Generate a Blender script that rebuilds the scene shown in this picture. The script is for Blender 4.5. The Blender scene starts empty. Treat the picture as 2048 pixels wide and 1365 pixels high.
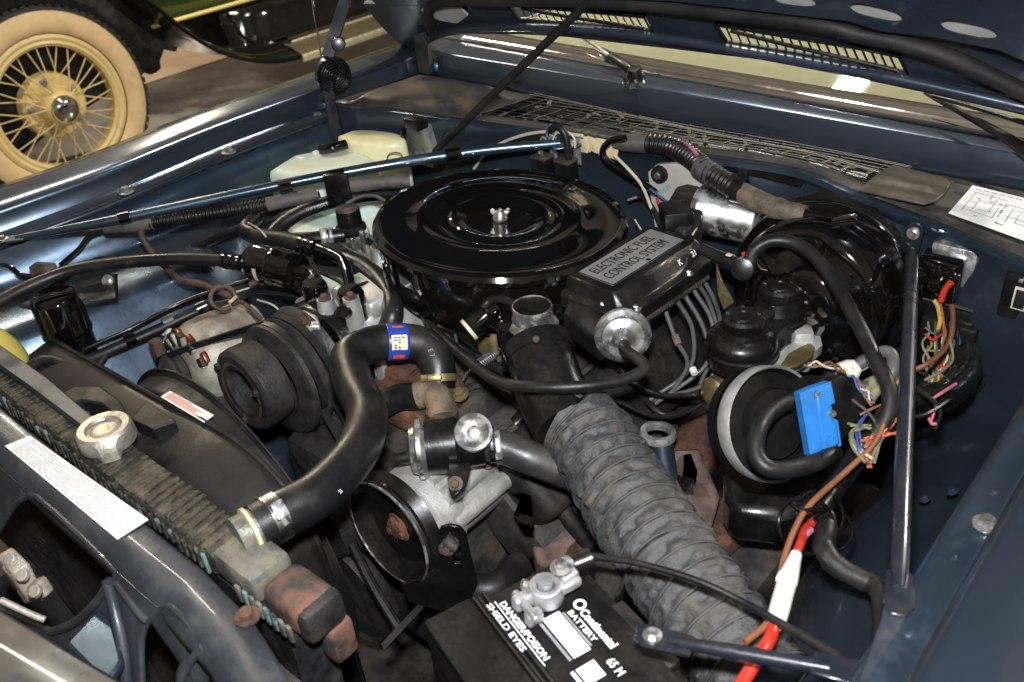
import bpy, bmesh, math, random
from mathutils import Vector as V, Matrix, noise
from mathutils.geometry import tessellate_polygon
random.seed(11)
S = bpy.context.scene
COL = S.collection
R_ = math.radians

# ---------------------------------------------------------------- camera
CAM_POS = V((0.905, -0.947, 1.54))
YAW, PITCH, ROLL, FPX = R_(43.7), R_(33.0), R_(5.5), 1832.0
_h = V((-math.sin(YAW), math.cos(YAW), 0)); _r0 = V((math.cos(YAW), math.sin(YAW), 0))
FWD = _h * math.cos(PITCH) + V((0, 0, -math.sin(PITCH)))
_u0 = _r0.cross(FWD)
RIGHT = _r0 * math.cos(ROLL) - _u0 * math.sin(ROLL)
UP = _u0 * math.cos(ROLL) + _r0 * math.sin(ROLL)
cd = bpy.data.cameras.new('camera'); cam = bpy.data.objects.new('camera', cd); COL.objects.link(cam)
cd.sensor_width = 36; cd.lens = 36 * FPX / 2048; cd.clip_start = .05; cd.clip_end = 200
m = Matrix((RIGHT, UP, -FWD)).transposed().to_4x4(); m.translation = CAM_POS; cam.matrix_world = m
cd.dof.use_dof = True; cd.dof.focus_distance = 1.42; cd.dof.aperture_fstop = 7.0
S.camera = cam

# ---------------------------------------------------------------- light
w = bpy.data.worlds.new('World'); S.world = w; w.use_nodes = True
wn = w.node_tree.nodes; wl = w.node_tree.links
bg = wn['Background']; bg.inputs['Strength'].default_value = 0.34
tc = wn.new('ShaderNodeTexCoord'); nz = wn.new('ShaderNodeTexNoise'); nz.inputs['Scale'].default_value = 2.3; nz.inputs['Detail'].default_value = 3
rp = wn.new('ShaderNodeValToRGB'); rp.color_ramp.elements[0].position = .36; rp.color_ramp.elements[0].color = (.17, .135, .105, 1)
rp.color_ramp.elements[1].position = .66; rp.color_ramp.elements[1].color = (.72, .60, .47, 1)
wl.new(tc.outputs['Generated'], nz.inputs['Vector']); wl.new(nz.outputs['Fac'], rp.inputs['Fac']); wl.new(rp.outputs['Color'], bg.inputs['Color'])

def area(name, loc, target, sx, sy, power, col):
    l = bpy.data.lights.new(name, 'AREA'); l.shape = 'RECTANGLE'; l.size = sx; l.size_y = sy; l.energy = power; l.color = col
    o = bpy.data.objects.new(name, l); COL.objects.link(o); o.location = loc
    o.rotation_euler = (V(target) - V(loc)).to_track_quat('-Z', 'Y').to_euler(); return o
area('camera_flash', CAM_POS + UP * .13 + RIGHT * -.01, CAM_POS + FWD * 1.6, .07, .045, 27, (.96, .98, 1))
area('ceiling_lamp_overhead', (-.615, .68, 3.3), (-.2, .5, 1), .12, .10, 70, (1, .93, .82))
area('ceiling_lamp_rear', (1.9, 3.4, 3.3), (.4, .4, .9), .5, .3, 120, (1, .90, .76))
area('ceiling_lamp_side', (-2.9, .2, 3.4), (-3.2, .9, 0), 1.2, .2, 90, (1, .84, .62))
area('ceiling_lamp_far', (-7.4, 3.1, 3.3), (-5.2, 1.8, 0), .24, .12, 120, (1, .84, .62))
S.view_settings.view_transform = 'Standard'; S.view_settings.look = 'None'; S.view_settings.gamma = 1; S.view_settings.exposure = 0.1
S.view_settings.use_curve_mapping = False
S.cycles.max_bounces = 8; S.cycles.use_denoising = True; S.cycles.sample_clamp_indirect = 80

# ---------------------------------------------------------------- placing: sight line of a photo point met with a plane of the place
def ray(u, v): return RIGHT * ((u - 1024) / FPX) - UP * ((v - 682.5) / FPX) + FWD
def A(u, v, z): d = ray(u, v); return CAM_POS + d * ((z - CAM_POS.z) / d.z)
def AY(u, v, y): d = ray(u, v); return CAM_POS + d * ((y - CAM_POS.y) / d.y)
def AX(u, v, x): d = ray(u, v); return CAM_POS + d * ((x - CAM_POS.x) / d.x)
def APL(u, v, p, n): d = ray(u, v); return CAM_POS + d * ((p - CAM_POS).dot(n) / d.dot(n))
def AL(*t): return [A(*q) for q in t]
def pxm(p): return FPX / (p - CAM_POS).dot(FWD)     # pixels of the photo per metre there

# ---------------------------------------------------------------- mesh building
def frame(ax, ref=None):
    ax = V(ax).normalized(); ref = V(ref) if ref is not None else (V((0, 0, 1)) if abs(ax.z) < .9 else V((0, 1, 0)))
    a = (ref - ax * ref.dot(ax)).normalized(); return a, ax.cross(a), ax
def spline(pts, k=8):
    pts = [V(p) for p in pts]
    if len(pts) < 3: return [pts[0].lerp(pts[-1], i / k) for i in range(k + 1)]
    q = [pts[0] * 2 - pts[1]] + pts + [pts[-1] * 2 - pts[-2]]; out = []
    for i in range(1, len(q) - 2):
        p0, p1, p2, p3 = q[i - 1:i + 3]
        for j in range(k):
            t = j / k
            out.append(.5 * ((2 * p1) + (p2 - p0) * t + (2 * p0 - 5 * p1 + 4 * p2 - p3) * t * t + (3 * p1 - p0 - 3 * p2 + p3) * t ** 3))
    out.append(pts[-1]); return out
OFF = {}
class MB:
    def __init__(s): s.v = []; s.f = []
    def add(s, vs, fs):
        b = len(s.v); s.v += [V(p) for p in vs]; s.f += [[i + b for i in f] for f in fs]; return s
    def box(s, c, size, ax=None, bev=0., seg=2):
        bm = bmesh.new(); bmesh.ops.create_cube(bm, size=1)
        for vv in bm.verts: vv.co = V((vv.co.x * size[0], vv.co.y * size[1], vv.co.z * size[2]))
        if bev: bmesh.ops.bevel(bm, geom=list(bm.edges), offset=min(bev, min(size) * .45), segments=seg, profile=.5, affect='EDGES')
        bm.verts.index_update(); ex, ey, ez = ax if ax else (V((1, 0, 0)), V((0, 1, 0)), V((0, 0, 1)))
        c = V(c); s.add([c + ex * q.co.x + ey * q.co.y + ez * q.co.z for q in bm.verts], [[q.index for q in f.verts] for f in bm.faces]); bm.free(); return s
    def tube(s, pts, r, n=10, k=8, smooth=True, closed=False, fn=None):
        p = spline(pts, k) if smooth else [V(q) for q in pts]; N = len(p); rs = r if isinstance(r, (list, tuple)) else [r]
        t0 = (p[1] - p[0]).normalized(); a, b, _ = frame(t0); vs = []; L = 0
        for i in range(N):
            t = (p[min(i + 1, N - 1)] - p[max(i - 1, 0)]).normalized(); a = (a - t * a.dot(t)).normalized(); b = t.cross(a)
            if i: L += (p[i] - p[i - 1]).length
            x = i / (N - 1) * (len(rs) - 1); j = min(int(x), len(rs) - 2) if len(rs) > 1 else 0
            rr = rs[0] if len(rs) == 1 else rs[j] + (rs[j + 1] - rs[j]) * (x - j)
            for q in range(n):
                th = 2 * math.pi * q / n; e = rr * (fn(L, th) if fn else 1)
                vs.append(p[i] + (a * math.cos(th) + b * math.sin(th)) * e)
        fs = [[i * n + q, i * n + (q + 1) % n, (i + 1) * n + (q + 1) % n, (i + 1) * n + q] for i in range(N - 1) for q in range(n)]
        fs += [list(range(n))[::-1], list(range((N - 1) * n, N * n))]; return s.add(vs, fs)
    def lathe(s, prof, o, ax, n=32, fn=None, ref=None, close=False):
        a, b, c = frame(ax, ref); o = V(o); vs = []; fs = []; rows = []
        for r, h in prof:
            if r < 1e-6: vs.append(o + c * h); rows.append([len(vs) - 1])
            else:
                row = []
                for q in range(n):
                    th = 2 * math.pi * q / n; rr, hh = fn(r, h, th) if fn else (r, h)
                    vs.append(o + (a * math.cos(th) + b * math.sin(th)) * rr + c * hh); row.append(len(vs) - 1)
                rows.append(row)
        prs = list(zip(rows, rows[1:])) + ([(rows[-1], rows[0])] if close else [])
        for x, y in prs:
            for q in range(n):
                q2 = (q + 1) % n
                if len(x) == 1 and len(y) == 1: continue
                if len(x) == 1: fs.append([x[0], y[q2], y[q]][::-1])
                elif len(y) == 1: fs.append([x[q], x[q2], y[0]])
                else: fs.append([x[q], x[q2], y[q2], y[q]])
        return s.add(vs, fs)
    def sheet(s, rows):
        n = len(rows[0]); vs = [p for r in rows for p in r]
        return s.add(vs, [[i * n + j, i * n + j + 1, (i + 1) * n + j + 1, (i + 1) * n + j] for i in range(len(rows) - 1) for j in range(n - 1)])
    def plate(s, outer, holes, th, o=V((0, 0, 0)), ex=V((1, 0, 0)), ey=V((0, 1, 0))):
        loops = [[V((a, b, 0)) for a, b in l] for l in [outer] + list(holes)]; tri = tessellate_polygon(loops); ez = ex.cross(ey).normalized()
        fl = [q for l in loops for q in l]; N = len(fl); o = V(o)
        vs = [o + ex * q.x + ey * q.y + ez * (th / 2) for q in fl] + [o + ex * q.x + ey * q.y - ez * (th / 2) for q in fl]
        fs = [list(t) for t in tri] + [[i + N for i in t][::-1] for t in tri]; b = 0
        for l in loops:
            n = len(l)
            for i in range(n): j = (i + 1) % n; fs.append([b + i, b + j, b + j + N, b + i + N])
            b += n
        return s.add(vs, fs)
    def poly3(s, pts, d):                              # 3D outline pushed along d
        n = len(pts); d = V(d); c = sum((V(p) for p in pts), V()) / n
        pr = frame(d); fl = [V(((p - c).dot(pr[0]), (p - c).dot(pr[1]), 0)) for p in map(V, pts)]
        tri = tessellate_polygon([fl]); fs = [list(t) for t in tri] + [[i + n for i in t][::-1] for t in tri] + [[i, (i + 1) % n, (i + 1) % n + n, i + n] for i in range(n)]
        return s.add(list(pts) + [V(p) + d for p in pts], fs)
    def build(s, name, mat, parent=None, ang=38, solid=0, bev=0, sub=0, flat=False):
        me = bpy.data.meshes.new(name)
        if parent is not None: off = OFF[parent.name]
        else:
            lo = V([min(p[i] for p in s.v) for i in range(3)]); hi = V([max(p[i] for p in s.v) for i in range(3)])
            off = V(((lo.x + hi.x) / 2, (lo.y + hi.y) / 2, lo.z))
        me.from_pydata([p - off for p in s.v], [], s.f); me.validate()
        bm = bmesh.new(); bm.from_mesh(me); bmesh.ops.recalc_face_normals(bm, faces=bm.faces); bm.to_mesh(me); bm.free()
        if not flat:
            me.polygons.foreach_set('use_smooth', [True] * len(me.polygons)); me.set_sharp_from_angle(angle=R_(ang))
        me.materials.append(mat if not isinstance(mat, str) else M[mat])
        o = bpy.data.objects.new(name, me); COL.objects.link(o); OFF[o.name] = off
        if parent is not None: o.parent = parent
        else: o.location = off
        if solid: md = o.modifiers.new('solid', 'SOLIDIFY'); md.thickness = solid; md.offset = 0
        if bev: md = o.modifiers.new('bevel', 'BEVEL'); md.width = bev; md.segments = 2; md.limit_method = 'ANGLE'; md.angle_limit = R_(40)
        if sub: md = o.modifiers.new('sub', 'SUBSURF'); md.levels = sub; md.render_levels = sub
        return o
def tag(o, label, cat, group=None, kind=None):
    if label: o['label'] = label; o['category'] = cat
    if group: o['group'] = group
    if kind: o['kind'] = kind
    return o
def thing(name, label, cat, loc, group=None):
    o = bpy.data.objects.new(name, None); o.empty_display_size = .05; COL.objects.link(o); o.location = V(loc); OFF[o.name] = V(loc); return tag(o, label, cat, group)
def tubeo(name, mat, parent, pts, r, n=10, k=8, **kw): return MB().tube(pts, r, n, k, **kw).build(name, mat, parent)
def latho(name, mat, parent, prof, o, ax, n=32, **kw): return MB().lathe(prof, o, ax, n, **kw).build(name, mat, parent)
def boxo(name, mat, parent, c, size, ax=None, bev=.002): return MB().box(c, size, ax, bev).build(name, mat, parent)
def bolt(parent, p, ax, r=.007, mat='zinc', name='bolt', washer=True):
    b = MB()
    if washer: b.lathe([(0, 0), (r * 1.7, 0), (r * 1.7, r * .25), (r * 1.1, r * .35), (0, r * .35)], p, ax, 16)
    b.lathe([(0, 0), (r, 0), (r, r * .8), (r * .85, r), (0, r)], V(p) + V(ax).normalized() * r * .3, ax, 6); return b.build(name, mat, parent, ang=25)
def clamp(parent, p, ax, r, wd=.012, mat='zinc'):
    a, b, c = frame(ax); q = MB().lathe([(r, -wd / 2), (r + .0016, -wd / 2), (r + .0016, wd / 2), (r, wd / 2)], p, ax, 28, close=True)
    t = (V((.5, -.6, .7)) - c * V((.5, -.6, .7)).dot(c)).normalized(); s = c.cross(t)
    q.box(V(p) + t * (r + .005), (.02, wd * .9, .009), (s, c, t), .002); q.lathe([(0, 0), (.005, 0), (.005, .008), (0, .008)], V(p) + t * (r + .006) + s * .01, s, 6)
    return q.build('hose_clamp', mat, parent)
def text(name, body, mat, parent, o, ex, ey, size, align='LEFT', up=.0004, bold=0):
    cu = bpy.data.curves.new(name, 'FONT'); cu.body = body; cu.size = 1; cu.align_x = align; cu.resolution_u = 2; cu.offset = bold; cu.extrude = .0
    t = bpy.data.objects.new(name, cu); COL.objects.link(t); dg = bpy.context.evaluated_depsgraph_get(); dg.update()
    me = bpy.data.meshes.new_from_object(t.evaluated_get(dg)); bpy.data.objects.remove(t); bpy.data.curves.remove(cu)
    ez = V(ex).cross(V(ey)).normalized(); b = MB(); o = V(o)
    b.add([o + V(ex) * (q.co.x * size[0]) + V(ey) * (q.co.y * size[1]) + ez * up for q in me.vertices], [list(p.vertices) for p in me.polygons]); bpy.data.meshes.remove(me)
    return b.build(name, mat, parent, flat=True)

# ---------------------------------------------------------------- materials
M = {}
def mat(name, col, rough=.5, metal=0., coat=0., spec=.5, var=.15, vs=25, dirt=None, damt=.5, ds=9, dlo=.5, bump=0., bs=120, dust=0., dcol=(.17, .135, .10), rv=.12, trans=0., sss=0., aniso=0, emit=None):
    if max(col) < .03: col = [c * .6 for c in col]; spec *= .8; dcol = [c * .5 for c in dcol]; dirt = [c * .5 for c in dirt] if dirt else None
    mt = bpy.data.materials.new(name); mt.use_nodes = True; n = mt.node_tree.nodes; l = mt.node_tree.links; b = n['Principled BSDF']; M[name] = mt
    tc = n.new('ShaderNodeTexCoord')
    def noise_(sc, det=5, ro=.6):
        q = n.new('ShaderNodeTexNoise'); q.inputs['Scale'].default_value = sc; q.inputs['Detail'].default_value = det; q.inputs['Roughness'].default_value = ro; l.new(tc.outputs['Object'], q.inputs['Vector']); return q.outputs['Fac']
    def mix(f, a, c):
        q = n.new('ShaderNodeMix'); q.data_type = 'RGBA'; l.new(f, q.inputs['Factor'])
        for s_, x in ((6, a), (7, c)):
            if hasattr(x, 'links'): l.new(x, q.inputs[s_])
            else: q.inputs[s_].default_value = (*x[:3], 1)
        return q.outputs[2]
    def mr(x, a, b_, c=0, d=1):
        q = n.new('ShaderNodeMapRange'); l.new(x, q.inputs[0]); q.inputs[1].default_value = a; q.inputs[2].default_value = b_; q.inputs[3].default_value = c; q.inputs[4].default_value = d; return q.outputs[0]
    def mul(a, c):
        q = n.new('ShaderNodeMath'); q.operation = 'MULTIPLY'; l.new(a, q.inputs[0])
        if hasattr(c, 'links'): l.new(c, q.inputs[1])
        else: q.inputs[1].default_value = c
        return q.outputs[0]
    nv = noise_(vs); out = mix(mr(nv, .3, .7), [c * (1 - var) for c in col], [min(1, c * (1 + var)) for c in col]); ro = mr(nv, .3, .7, max(0, rough - rv), min(1, rough + rv)); me = None
    if dirt:
        f = mul(mr(noise_(ds, 8, .65), dlo, dlo + .14), damt); out = mix(f, out, dirt); q = n.new('ShaderNodeMix'); l.new(f, q.inputs[0]); l.new(ro, q.inputs[2]); q.inputs[3].default_value = .85; ro = q.outputs[0]
        if metal: me = mr(f, 0, 1, metal, 0)
    if dust:
        g = n.new('ShaderNodeNewGeometry'); sp = n.new('ShaderNodeSeparateXYZ'); l.new(g.outputs['Normal'], sp.inputs[0])
        f = mul(mul(mul(mr(sp.outputs[2], .1, .9), mr(noise_(16, 9, .72), .42, .66)), mr(noise_(190, 4, .7), .36, .62, .15, 1)), dust); out = mix(f, out, dcol); q = n.new('ShaderNodeMix'); l.new(f, q.inputs[0]); l.new(ro, q.inputs[2]); q.inputs[3].default_value = .8; ro = q.outputs[0]
    l.new(out, b.inputs['Base Color']); l.new(ro, b.inputs['Roughness'])
    if me is not None: l.new(me, b.inputs['Metallic'])
    else: b.inputs['Metallic'].default_value = metal
    b.inputs['Coat Weight'].default_value = coat; b.inputs['Coat Roughness'].default_value = .06; b.inputs['Specular IOR Level'].default_value = spec
    if sss: b.inputs['Subsurface Weight'].default_value = sss; b.inputs['Subsurface Radius'].default_value = (.03, .03, .02); b.inputs['Subsurface Scale'].default_value = .3
    if bump:
        q = n.new('ShaderNodeBump'); q.inputs['Strength'].default_value = bump; q.inputs['Distance'].default_value = .0025; l.new(noise_(bs, 6), q.inputs['Height']); l.new(q.outputs[0], b.inputs['Normal'])
    return mt
D = (.16, .125, .09)
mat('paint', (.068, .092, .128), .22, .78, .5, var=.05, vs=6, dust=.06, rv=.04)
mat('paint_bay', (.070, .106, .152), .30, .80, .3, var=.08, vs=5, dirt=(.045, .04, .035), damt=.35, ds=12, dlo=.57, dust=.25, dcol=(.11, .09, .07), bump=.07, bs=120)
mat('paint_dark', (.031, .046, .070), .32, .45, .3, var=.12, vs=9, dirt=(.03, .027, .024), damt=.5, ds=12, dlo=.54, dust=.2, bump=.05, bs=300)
mat('paint_dirty', (.060, .060, .062), .40, .6, .1, var=.25, vs=9, dirt=(.075, .06, .045), damt=.65, ds=7, dlo=.46, dust=.8, dcol=(.14, .112, .082), bump=.12, bs=220)
mat('support_paint', (.052, .062, .078), .38, .5, .15, var=.2, vs=14, dirt=(.04, .036, .032), damt=.6, ds=14, dlo=.5, dust=.5, dcol=(.12, .11, .10), bump=.15, bs=200)
mat('gloss_black', (.006, .0055, .005), .07, 0, 1., .5, var=.1, vs=5, rv=.03, bump=.015, bs=60)
mat('satin_black', (.009, .009, .009), .28, 0, .25, .5, var=.25, dirt=(.05, .042, .034), damt=.3, ds=13, dlo=.55, dust=.22, bump=.08, bs=220)
mat('black_plastic', (.010, .010, .010), .36, 0, .1, .5, var=.25, dirt=(.05, .043, .036), damt=.3, ds=14, dlo=.54, dust=.28, bump=.12, bs=420)
mat('dusty_black', (.015, .0145, .014), .55, 0, 0, .4, var=.3, dirt=(.06, .05, .04), damt=.6, ds=14, dlo=.5, dust=.65, dcol=(.12, .10, .078), bump=.3, bs=200)
mat('shroud_plastic', (.016, .0155, .015), .45, 0, 0, .35, var=.3, vs=12, dirt=(.048, .040, .032), damt=.6, ds=6, dlo=.46, dust=.55, dcol=(.085, .07, .055), bump=.15, bs=280)
mat('rubber', (.014, .014, .0145), .42, 0, 0, .5, var=.3, vs=18, dirt=(.045, .038, .032), damt=.5, ds=14, dlo=.5, dust=.35, dcol=(.10, .085, .066), bump=.15, bs=350)
mat('hose_rubber', (.0125, .013, .014), .34, 0, 0, .6, var=.25, vs=15, dirt=(.05, .042, .033), damt=.35, ds=12, dlo=.53, dust=.35, dcol=(.10, .083, .062), bump=.1, bs=320)
mat('duct_cloth', (.048, .049, .050), .52, 0, 0, .5, var=.35, vs=40, dirt=(.10, .085, .06), damt=.6, ds=26, dlo=.53, dust=.5, dcol=(.12, .105, .082), bump=.6, bs=320)
mat('wire_grey', (.085, .085, .085), .5, 0, 0, .5, var=.25, vs=40, dirt=(.05, .042, .034), damt=.6, ds=40, dlo=.48)
mat('zinc', (.50, .50, .485), .34, .92, 0, var=.25, vs=60, dirt=(.16, .13, .09), damt=.6, ds=45, dlo=.52, bump=.1, bs=300)
mat('zinc_bright', (.66, .66, .64), .30, 1, 0, var=.2, vs=30, dirt=(.26, .23, .17), damt=.5, ds=22, dlo=.54, rv=.08)
mat('galvanised', (.48, .49, .48), .34, .85, 0, var=.3, vs=14, dirt=(.25, .24, .20), damt=.6, ds=20, dlo=.48, bump=.15, bs=260)
mat('aluminium', (.52, .515, .49), .5, .55, 0, var=.2, vs=40, dirt=(.20, .165, .12), damt=.7, ds=14, dlo=.5, bump=.5, bs=320, dust=.2)
mat('aluminium_clean', (.62, .62, .60), .42, .7, 0, var=.12, vs=30, dirt=(.25, .22, .17), damt=.4, ds=12, dlo=.58, bump=.3, bs=300)
mat('alternator_metal', (.46, .42, .36), .55, .45, 0, var=.25, vs=30, dirt=(.17, .13, .085), damt=.8, ds=18, dlo=.47, bump=.5, bs=280)
mat('chrome', (.85, .84, .82), .07, 1, 0, var=.03, rv=.03)
mat('rust', (.12, .052, .030), .85, .1, 0, .3, var=.5, vs=45, dirt=(.035, .024, .02), damt=.85, ds=30, dlo=.46, bump=.8, bs=160)
mat('rusty_steel', (.095, .066, .052), .62, .45, 0, .4, var=.5, vs=40, dirt=(.14, .062, .034), damt=.8, ds=34, dlo=.48, bump=.6, bs=200)
mat('pink_rust', (.16, .105, .090), .85, 0, 0, .3, var=.45, vs=28, dirt=(.07, .045, .036), damt=.9, ds=24, dlo=.46, bump=.7, bs=160)
mat('iron', (.045, .043, .041), .6, .4, 0, .4, var=.5, vs=24, dirt=(.10, .066, .044), damt=.6, ds=16, dlo=.5, bump=.6, bs=130, dust=.5, dcol=(.12, .10, .075))
mat('dark_iron', (.030, .029, .028), .5, .3, 0, .45, var=.45, vs=30, dirt=(.06, .046, .034), damt=.5, ds=18, dlo=.52, bump=.5, bs=180, dust=.4, dcol=(.09, .075, .058))
mat('radiator_metal', (.050, .046, .038), .48, .5, 0, .5, var=.55, vs=60, dirt=(.12, .10, .058), damt=.8, ds=40, dlo=.5, bump=.8, bs=190, dust=.4)
mat('solder', (.20, .195, .17), .5, .55, 0, .5, var=.35, vs=30, dirt=(.16, .13, .065), damt=.75, ds=30, dlo=.48, bump=.7, bs=140)
mat('verdigris', (.15, .27, .25), .9, 0, 0, .2, var=.4, vs=60, dirt=(.035, .036, .032), damt=1.0, ds=60, dlo=.44, bump=.6)
mat('copper', (.15, .070, .045), .62, .3, 0, .5, var=.4, vs=30, dirt=(.045, .035, .03), damt=.85, ds=20, dlo=.47, bump=.6, bs=160)
mat('condenser_fins', (.03, .03, .032), .45, .5, 0, var=.4, vs=70, dirt=(.06, .055, .048), damt=.5, ds=30, dust=.3)
mat('bottle_white', (.70, .84, .76), .36, 0, 0, .5, var=.06, vs=5, dirt=(.68, .66, .44), damt=.7, ds=6, dlo=.47, sss=.35)
mat('bottle_cream', (.84, .80, .50), .36, 0, 0, .5, var=.06, vs=5, dirt=(.60, .54, .26), damt=.5, ds=6, dlo=.5, sss=.35)
mat('bottle_yellow', (.72, .60, .13), .40, 0, 0, .5, var=.1, vs=6, sss=.35)
mat('washer_fluid', (.20, .46, .46), .35, 0, 0, .5, var=.1, sss=.3)
mat('white_paper', (.84, .84, .83), .5, 0, 0, .4, var=.04, dirt=(.5, .46, .4), damt=.35, ds=26, dlo=.57)
mat('print_grey', (.23, .23, .24), .6, var=.2)
mat('print_black', (.02, .02, .02), .5, var=.2)
mat('print_white', (.82, .84, .86), .45, var=.05)
mat('print_red', (.62, .25, .20), .5, var=.2)
mat('plate_silver', (.42, .42, .415), .36, .55, 0, var=.06, dirt=(.30, .29, .27), damt=.3, ds=15)
mat('sticker_blue', (.02, .05, .30), .35, 0, .2, var=.1)
mat('sticker_cream', (.70, .62, .38), .45, var=.1)
mat('sticker_red', (.60, .09, .03), .4, var=.1)
mat('blue_plastic', (.02, .17, .50), .40, 0, 0, .5, var=.08, vs=40, dirt=(.03, .08, .17), damt=.55, ds=34, dlo=.54, bump=.1, bs=300)
mat('teal_print', (.04, .32, .42), .5, var=.3, vs=80)
mat('red_wire', (.50, .028, .016), .42, var=.2, vs=60, dirt=(.16, .04, .025), damt=.5, ds=60, dlo=.52)
mat('orange_wire', (.45, .10, .035), .5, var=.2, vs=60, dirt=(.06, .05, .04), damt=.6, ds=70, dlo=.5)
mat('brown_wire', (.20, .075, .035), .5, var=.2)
mat('pink_wire', (.45, .13, .21), .5, var=.2, vs=60, dirt=(.06, .05, .04), damt=.6, ds=70, dlo=.5)
mat('yellow_wire', (.50, .34, .06), .5, var=.2, vs=60, dirt=(.06, .05, .04), damt=.6, ds=70, dlo=.5)
mat('blue_wire', (.03, .09, .28), .5, var=.2, vs=60, dirt=(.06, .05, .04), damt=.6, ds=70, dlo=.5)
mat('green_wire', (.14, .36, .07), .5, var=.2, vs=60, dirt=(.06, .05, .04), damt=.6, ds=70, dlo=.5)
mat('cream_wire', (.55, .50, .36), .5, var=.12, dirt=(.3, .24, .15), damt=.4)
mat('olive_wire', (.20, .18, .10), .55, var=.2)
mat('white_plastic', (.74, .71, .64), .45, 0, 0, .5, var=.05, dirt=(.35, .28, .19), damt=.5, ds=50, dlo=.54)
mat('tape_cream', (.62, .50, .30), .7, var=.15, bump=.3)
mat('loom_tape', (.055, .053, .05), .55, var=.25, dirt=(.15, .12, .09), damt=.6, ds=14, dlo=.45, bump=.4)
mat('dirty_tape', (.11, .088, .066), .6, var=.5, vs=30, dirt=(.22, .14, .07), damt=.7, ds=30, dlo=.5, bump=.7, bs=160)
mat('brass_zinc', (.36, .28, .13), .42, .8, 0, var=.25, dirt=(.12, .08, .05), damt=.5, ds=14)
mat('flap_plastic', (.060, .050, .040), .42, 0, .1, var=.2, dirt=(.10, .08, .06), damt=.5, ds=18, dust=.5)
mat('insulation', (.36, .36, .35), .8, var=.15, bump=.4)
mat('dash_vinyl', (.28, .275, .20), .8, var=.1)
mat('seal_rubber', (.016, .016, .017), .6, var=.25, dirt=(.09, .06, .04), damt=.35, ds=8, dust=.1, bump=.3)
mat('wheel_yellow', (.84, .66, .29), .36, 0, .2, var=.05, dirt=(.30, .16, .05), damt=.5, ds=14, dlo=.58)
mat('whitewall', (.84, .61, .32), .6, 0, 0, var=.08, dirt=(.55, .38, .19), damt=.5, ds=9, dlo=.52)
mat('tyre', (.035, .032, .027), .75, var=.25, dust=.3, bump=.4)
mat('vintage_black', (.008, .008, .007), .13, 0, .8, var=.1)
mat('vintage_green', (.035, .085, .02), .25, 0, .5, var=.08)
mat('pinstripe', (.80, .66, .25), .4, var=.05)
mat('board_rubber', (.10, .085, .055), .55, var=.2)
mat('board_trim', (.75, .68, .50), .3, .5, var=.06)
mat('cast_pale', (.50, .48, .43), .5, .25, 0, var=.12, vs=12, dirt=(.33, .30, .24), damt=.5, ds=14, bump=.25, bs=260)
mat('header_ceiling_tint', (.075, .082, .095), .3, .6, .3, var=.1, dust=.9, dcol=(.13, .10, .068), dirt=(.10, .078, .05), damt=.7, ds=5, dlo=.42, bump=.05)  # brown over the blue paint: warm ceiling reflection put into the colour
mat('cap_metal', (.42, .39, .34), .38, .75, 0, var=.2, vs=40, dirt=(.22, .19, .14), damt=.7, ds=30, dlo=.48, bump=.3, bs=260)
mat('tank_rust', (.060, .056, .050), .55, .45, 0, .5, var=.3, vs=30, dirt=(.16, .070, .042), damt=.9, ds=16, dlo=.40, bump=.6, bs=150)
mat('matte_black', (.010, .010, .010), .6, 0, 0, .16, var=.3, vs=30, dirt=(.03, .026, .022), damt=.4, ds=20, dlo=.54, dust=.2, bump=.1, bs=300)
mat('rod_black', (.016, .021, .030), .28, .3, .4, var=.12, vs=9, dirt=(.04, .036, .032), damt=.4, ds=12, dlo=.56, dust=.2, bump=.05, bs=300)
mat('lead', (.40, .40, .415), .42, .7, 0, var=.2, vs=40, dirt=(.2, .18, .15), damt=.5, ds=40, bump=.4, bs=220)
mat('screen_metal', (.10, .095, .085), .5, .7, 0, var=.3)
mat('copper_wire', (.20, .05, .025), .4, .6, var=.4, vs=90)
mat('debris', (.10, .09, .075), .8, var=.5, vs=60)
# glass: thin pane, mostly clear, with a mirror-like reflection
g = bpy.data.materials.new('glass'); g.use_nodes = True; gn = g.node_tree.nodes; gl = g.node_tree.links; M['glass'] = g
gt = gn.new('ShaderNodeBsdfTransparent'); gt.inputs[0].default_value = (.96, .97, .93, 1); gg = gn.new('ShaderNodeBsdfGlossy'); gg.inputs['Roughness'].default_value = .015
gx = gn.new('ShaderNodeMixShader'); lw0 = gn.new('ShaderNodeLayerWeight'); lw0.inputs[0].default_value = .5; lw1 = gn.new('ShaderNodeMath'); lw1.operation = 'POWER'; lw1.inputs[1].default_value = 3.5; gl.new(lw0.outputs['Facing'], lw1.inputs[0]); lw = gn.new('ShaderNodeMapRange'); lw.inputs[3].default_value = .05; lw.inputs[4].default_value = .75; gl.new(lw1.outputs[0], lw.inputs[0])
gl.new(lw.outputs[0], gx.inputs[0]); gl.new(gt.outputs[0], gx.inputs[1]); gl.new(gg.outputs[0], gx.inputs[2]); gl.new(gx.outputs[0], gn['Material Output'].inputs[0]); gn.remove(gn['Principled BSDF'])
# floor
def floor_mat(name, c1, c2, rough):
    mt = mat(name, c1, rough, 0, 0, .5, var=.18, vs=1.7, dirt=c2, damt=.5, ds=.9, dlo=.5, bump=.1, bs=40); return mt
floor_mat('floor_dark', (.058, .041, .028), (.034, .025, .018), .24)
floor_mat('floor_tan', (.36, .25, .155), (.30, .21, .13), .4)
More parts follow.
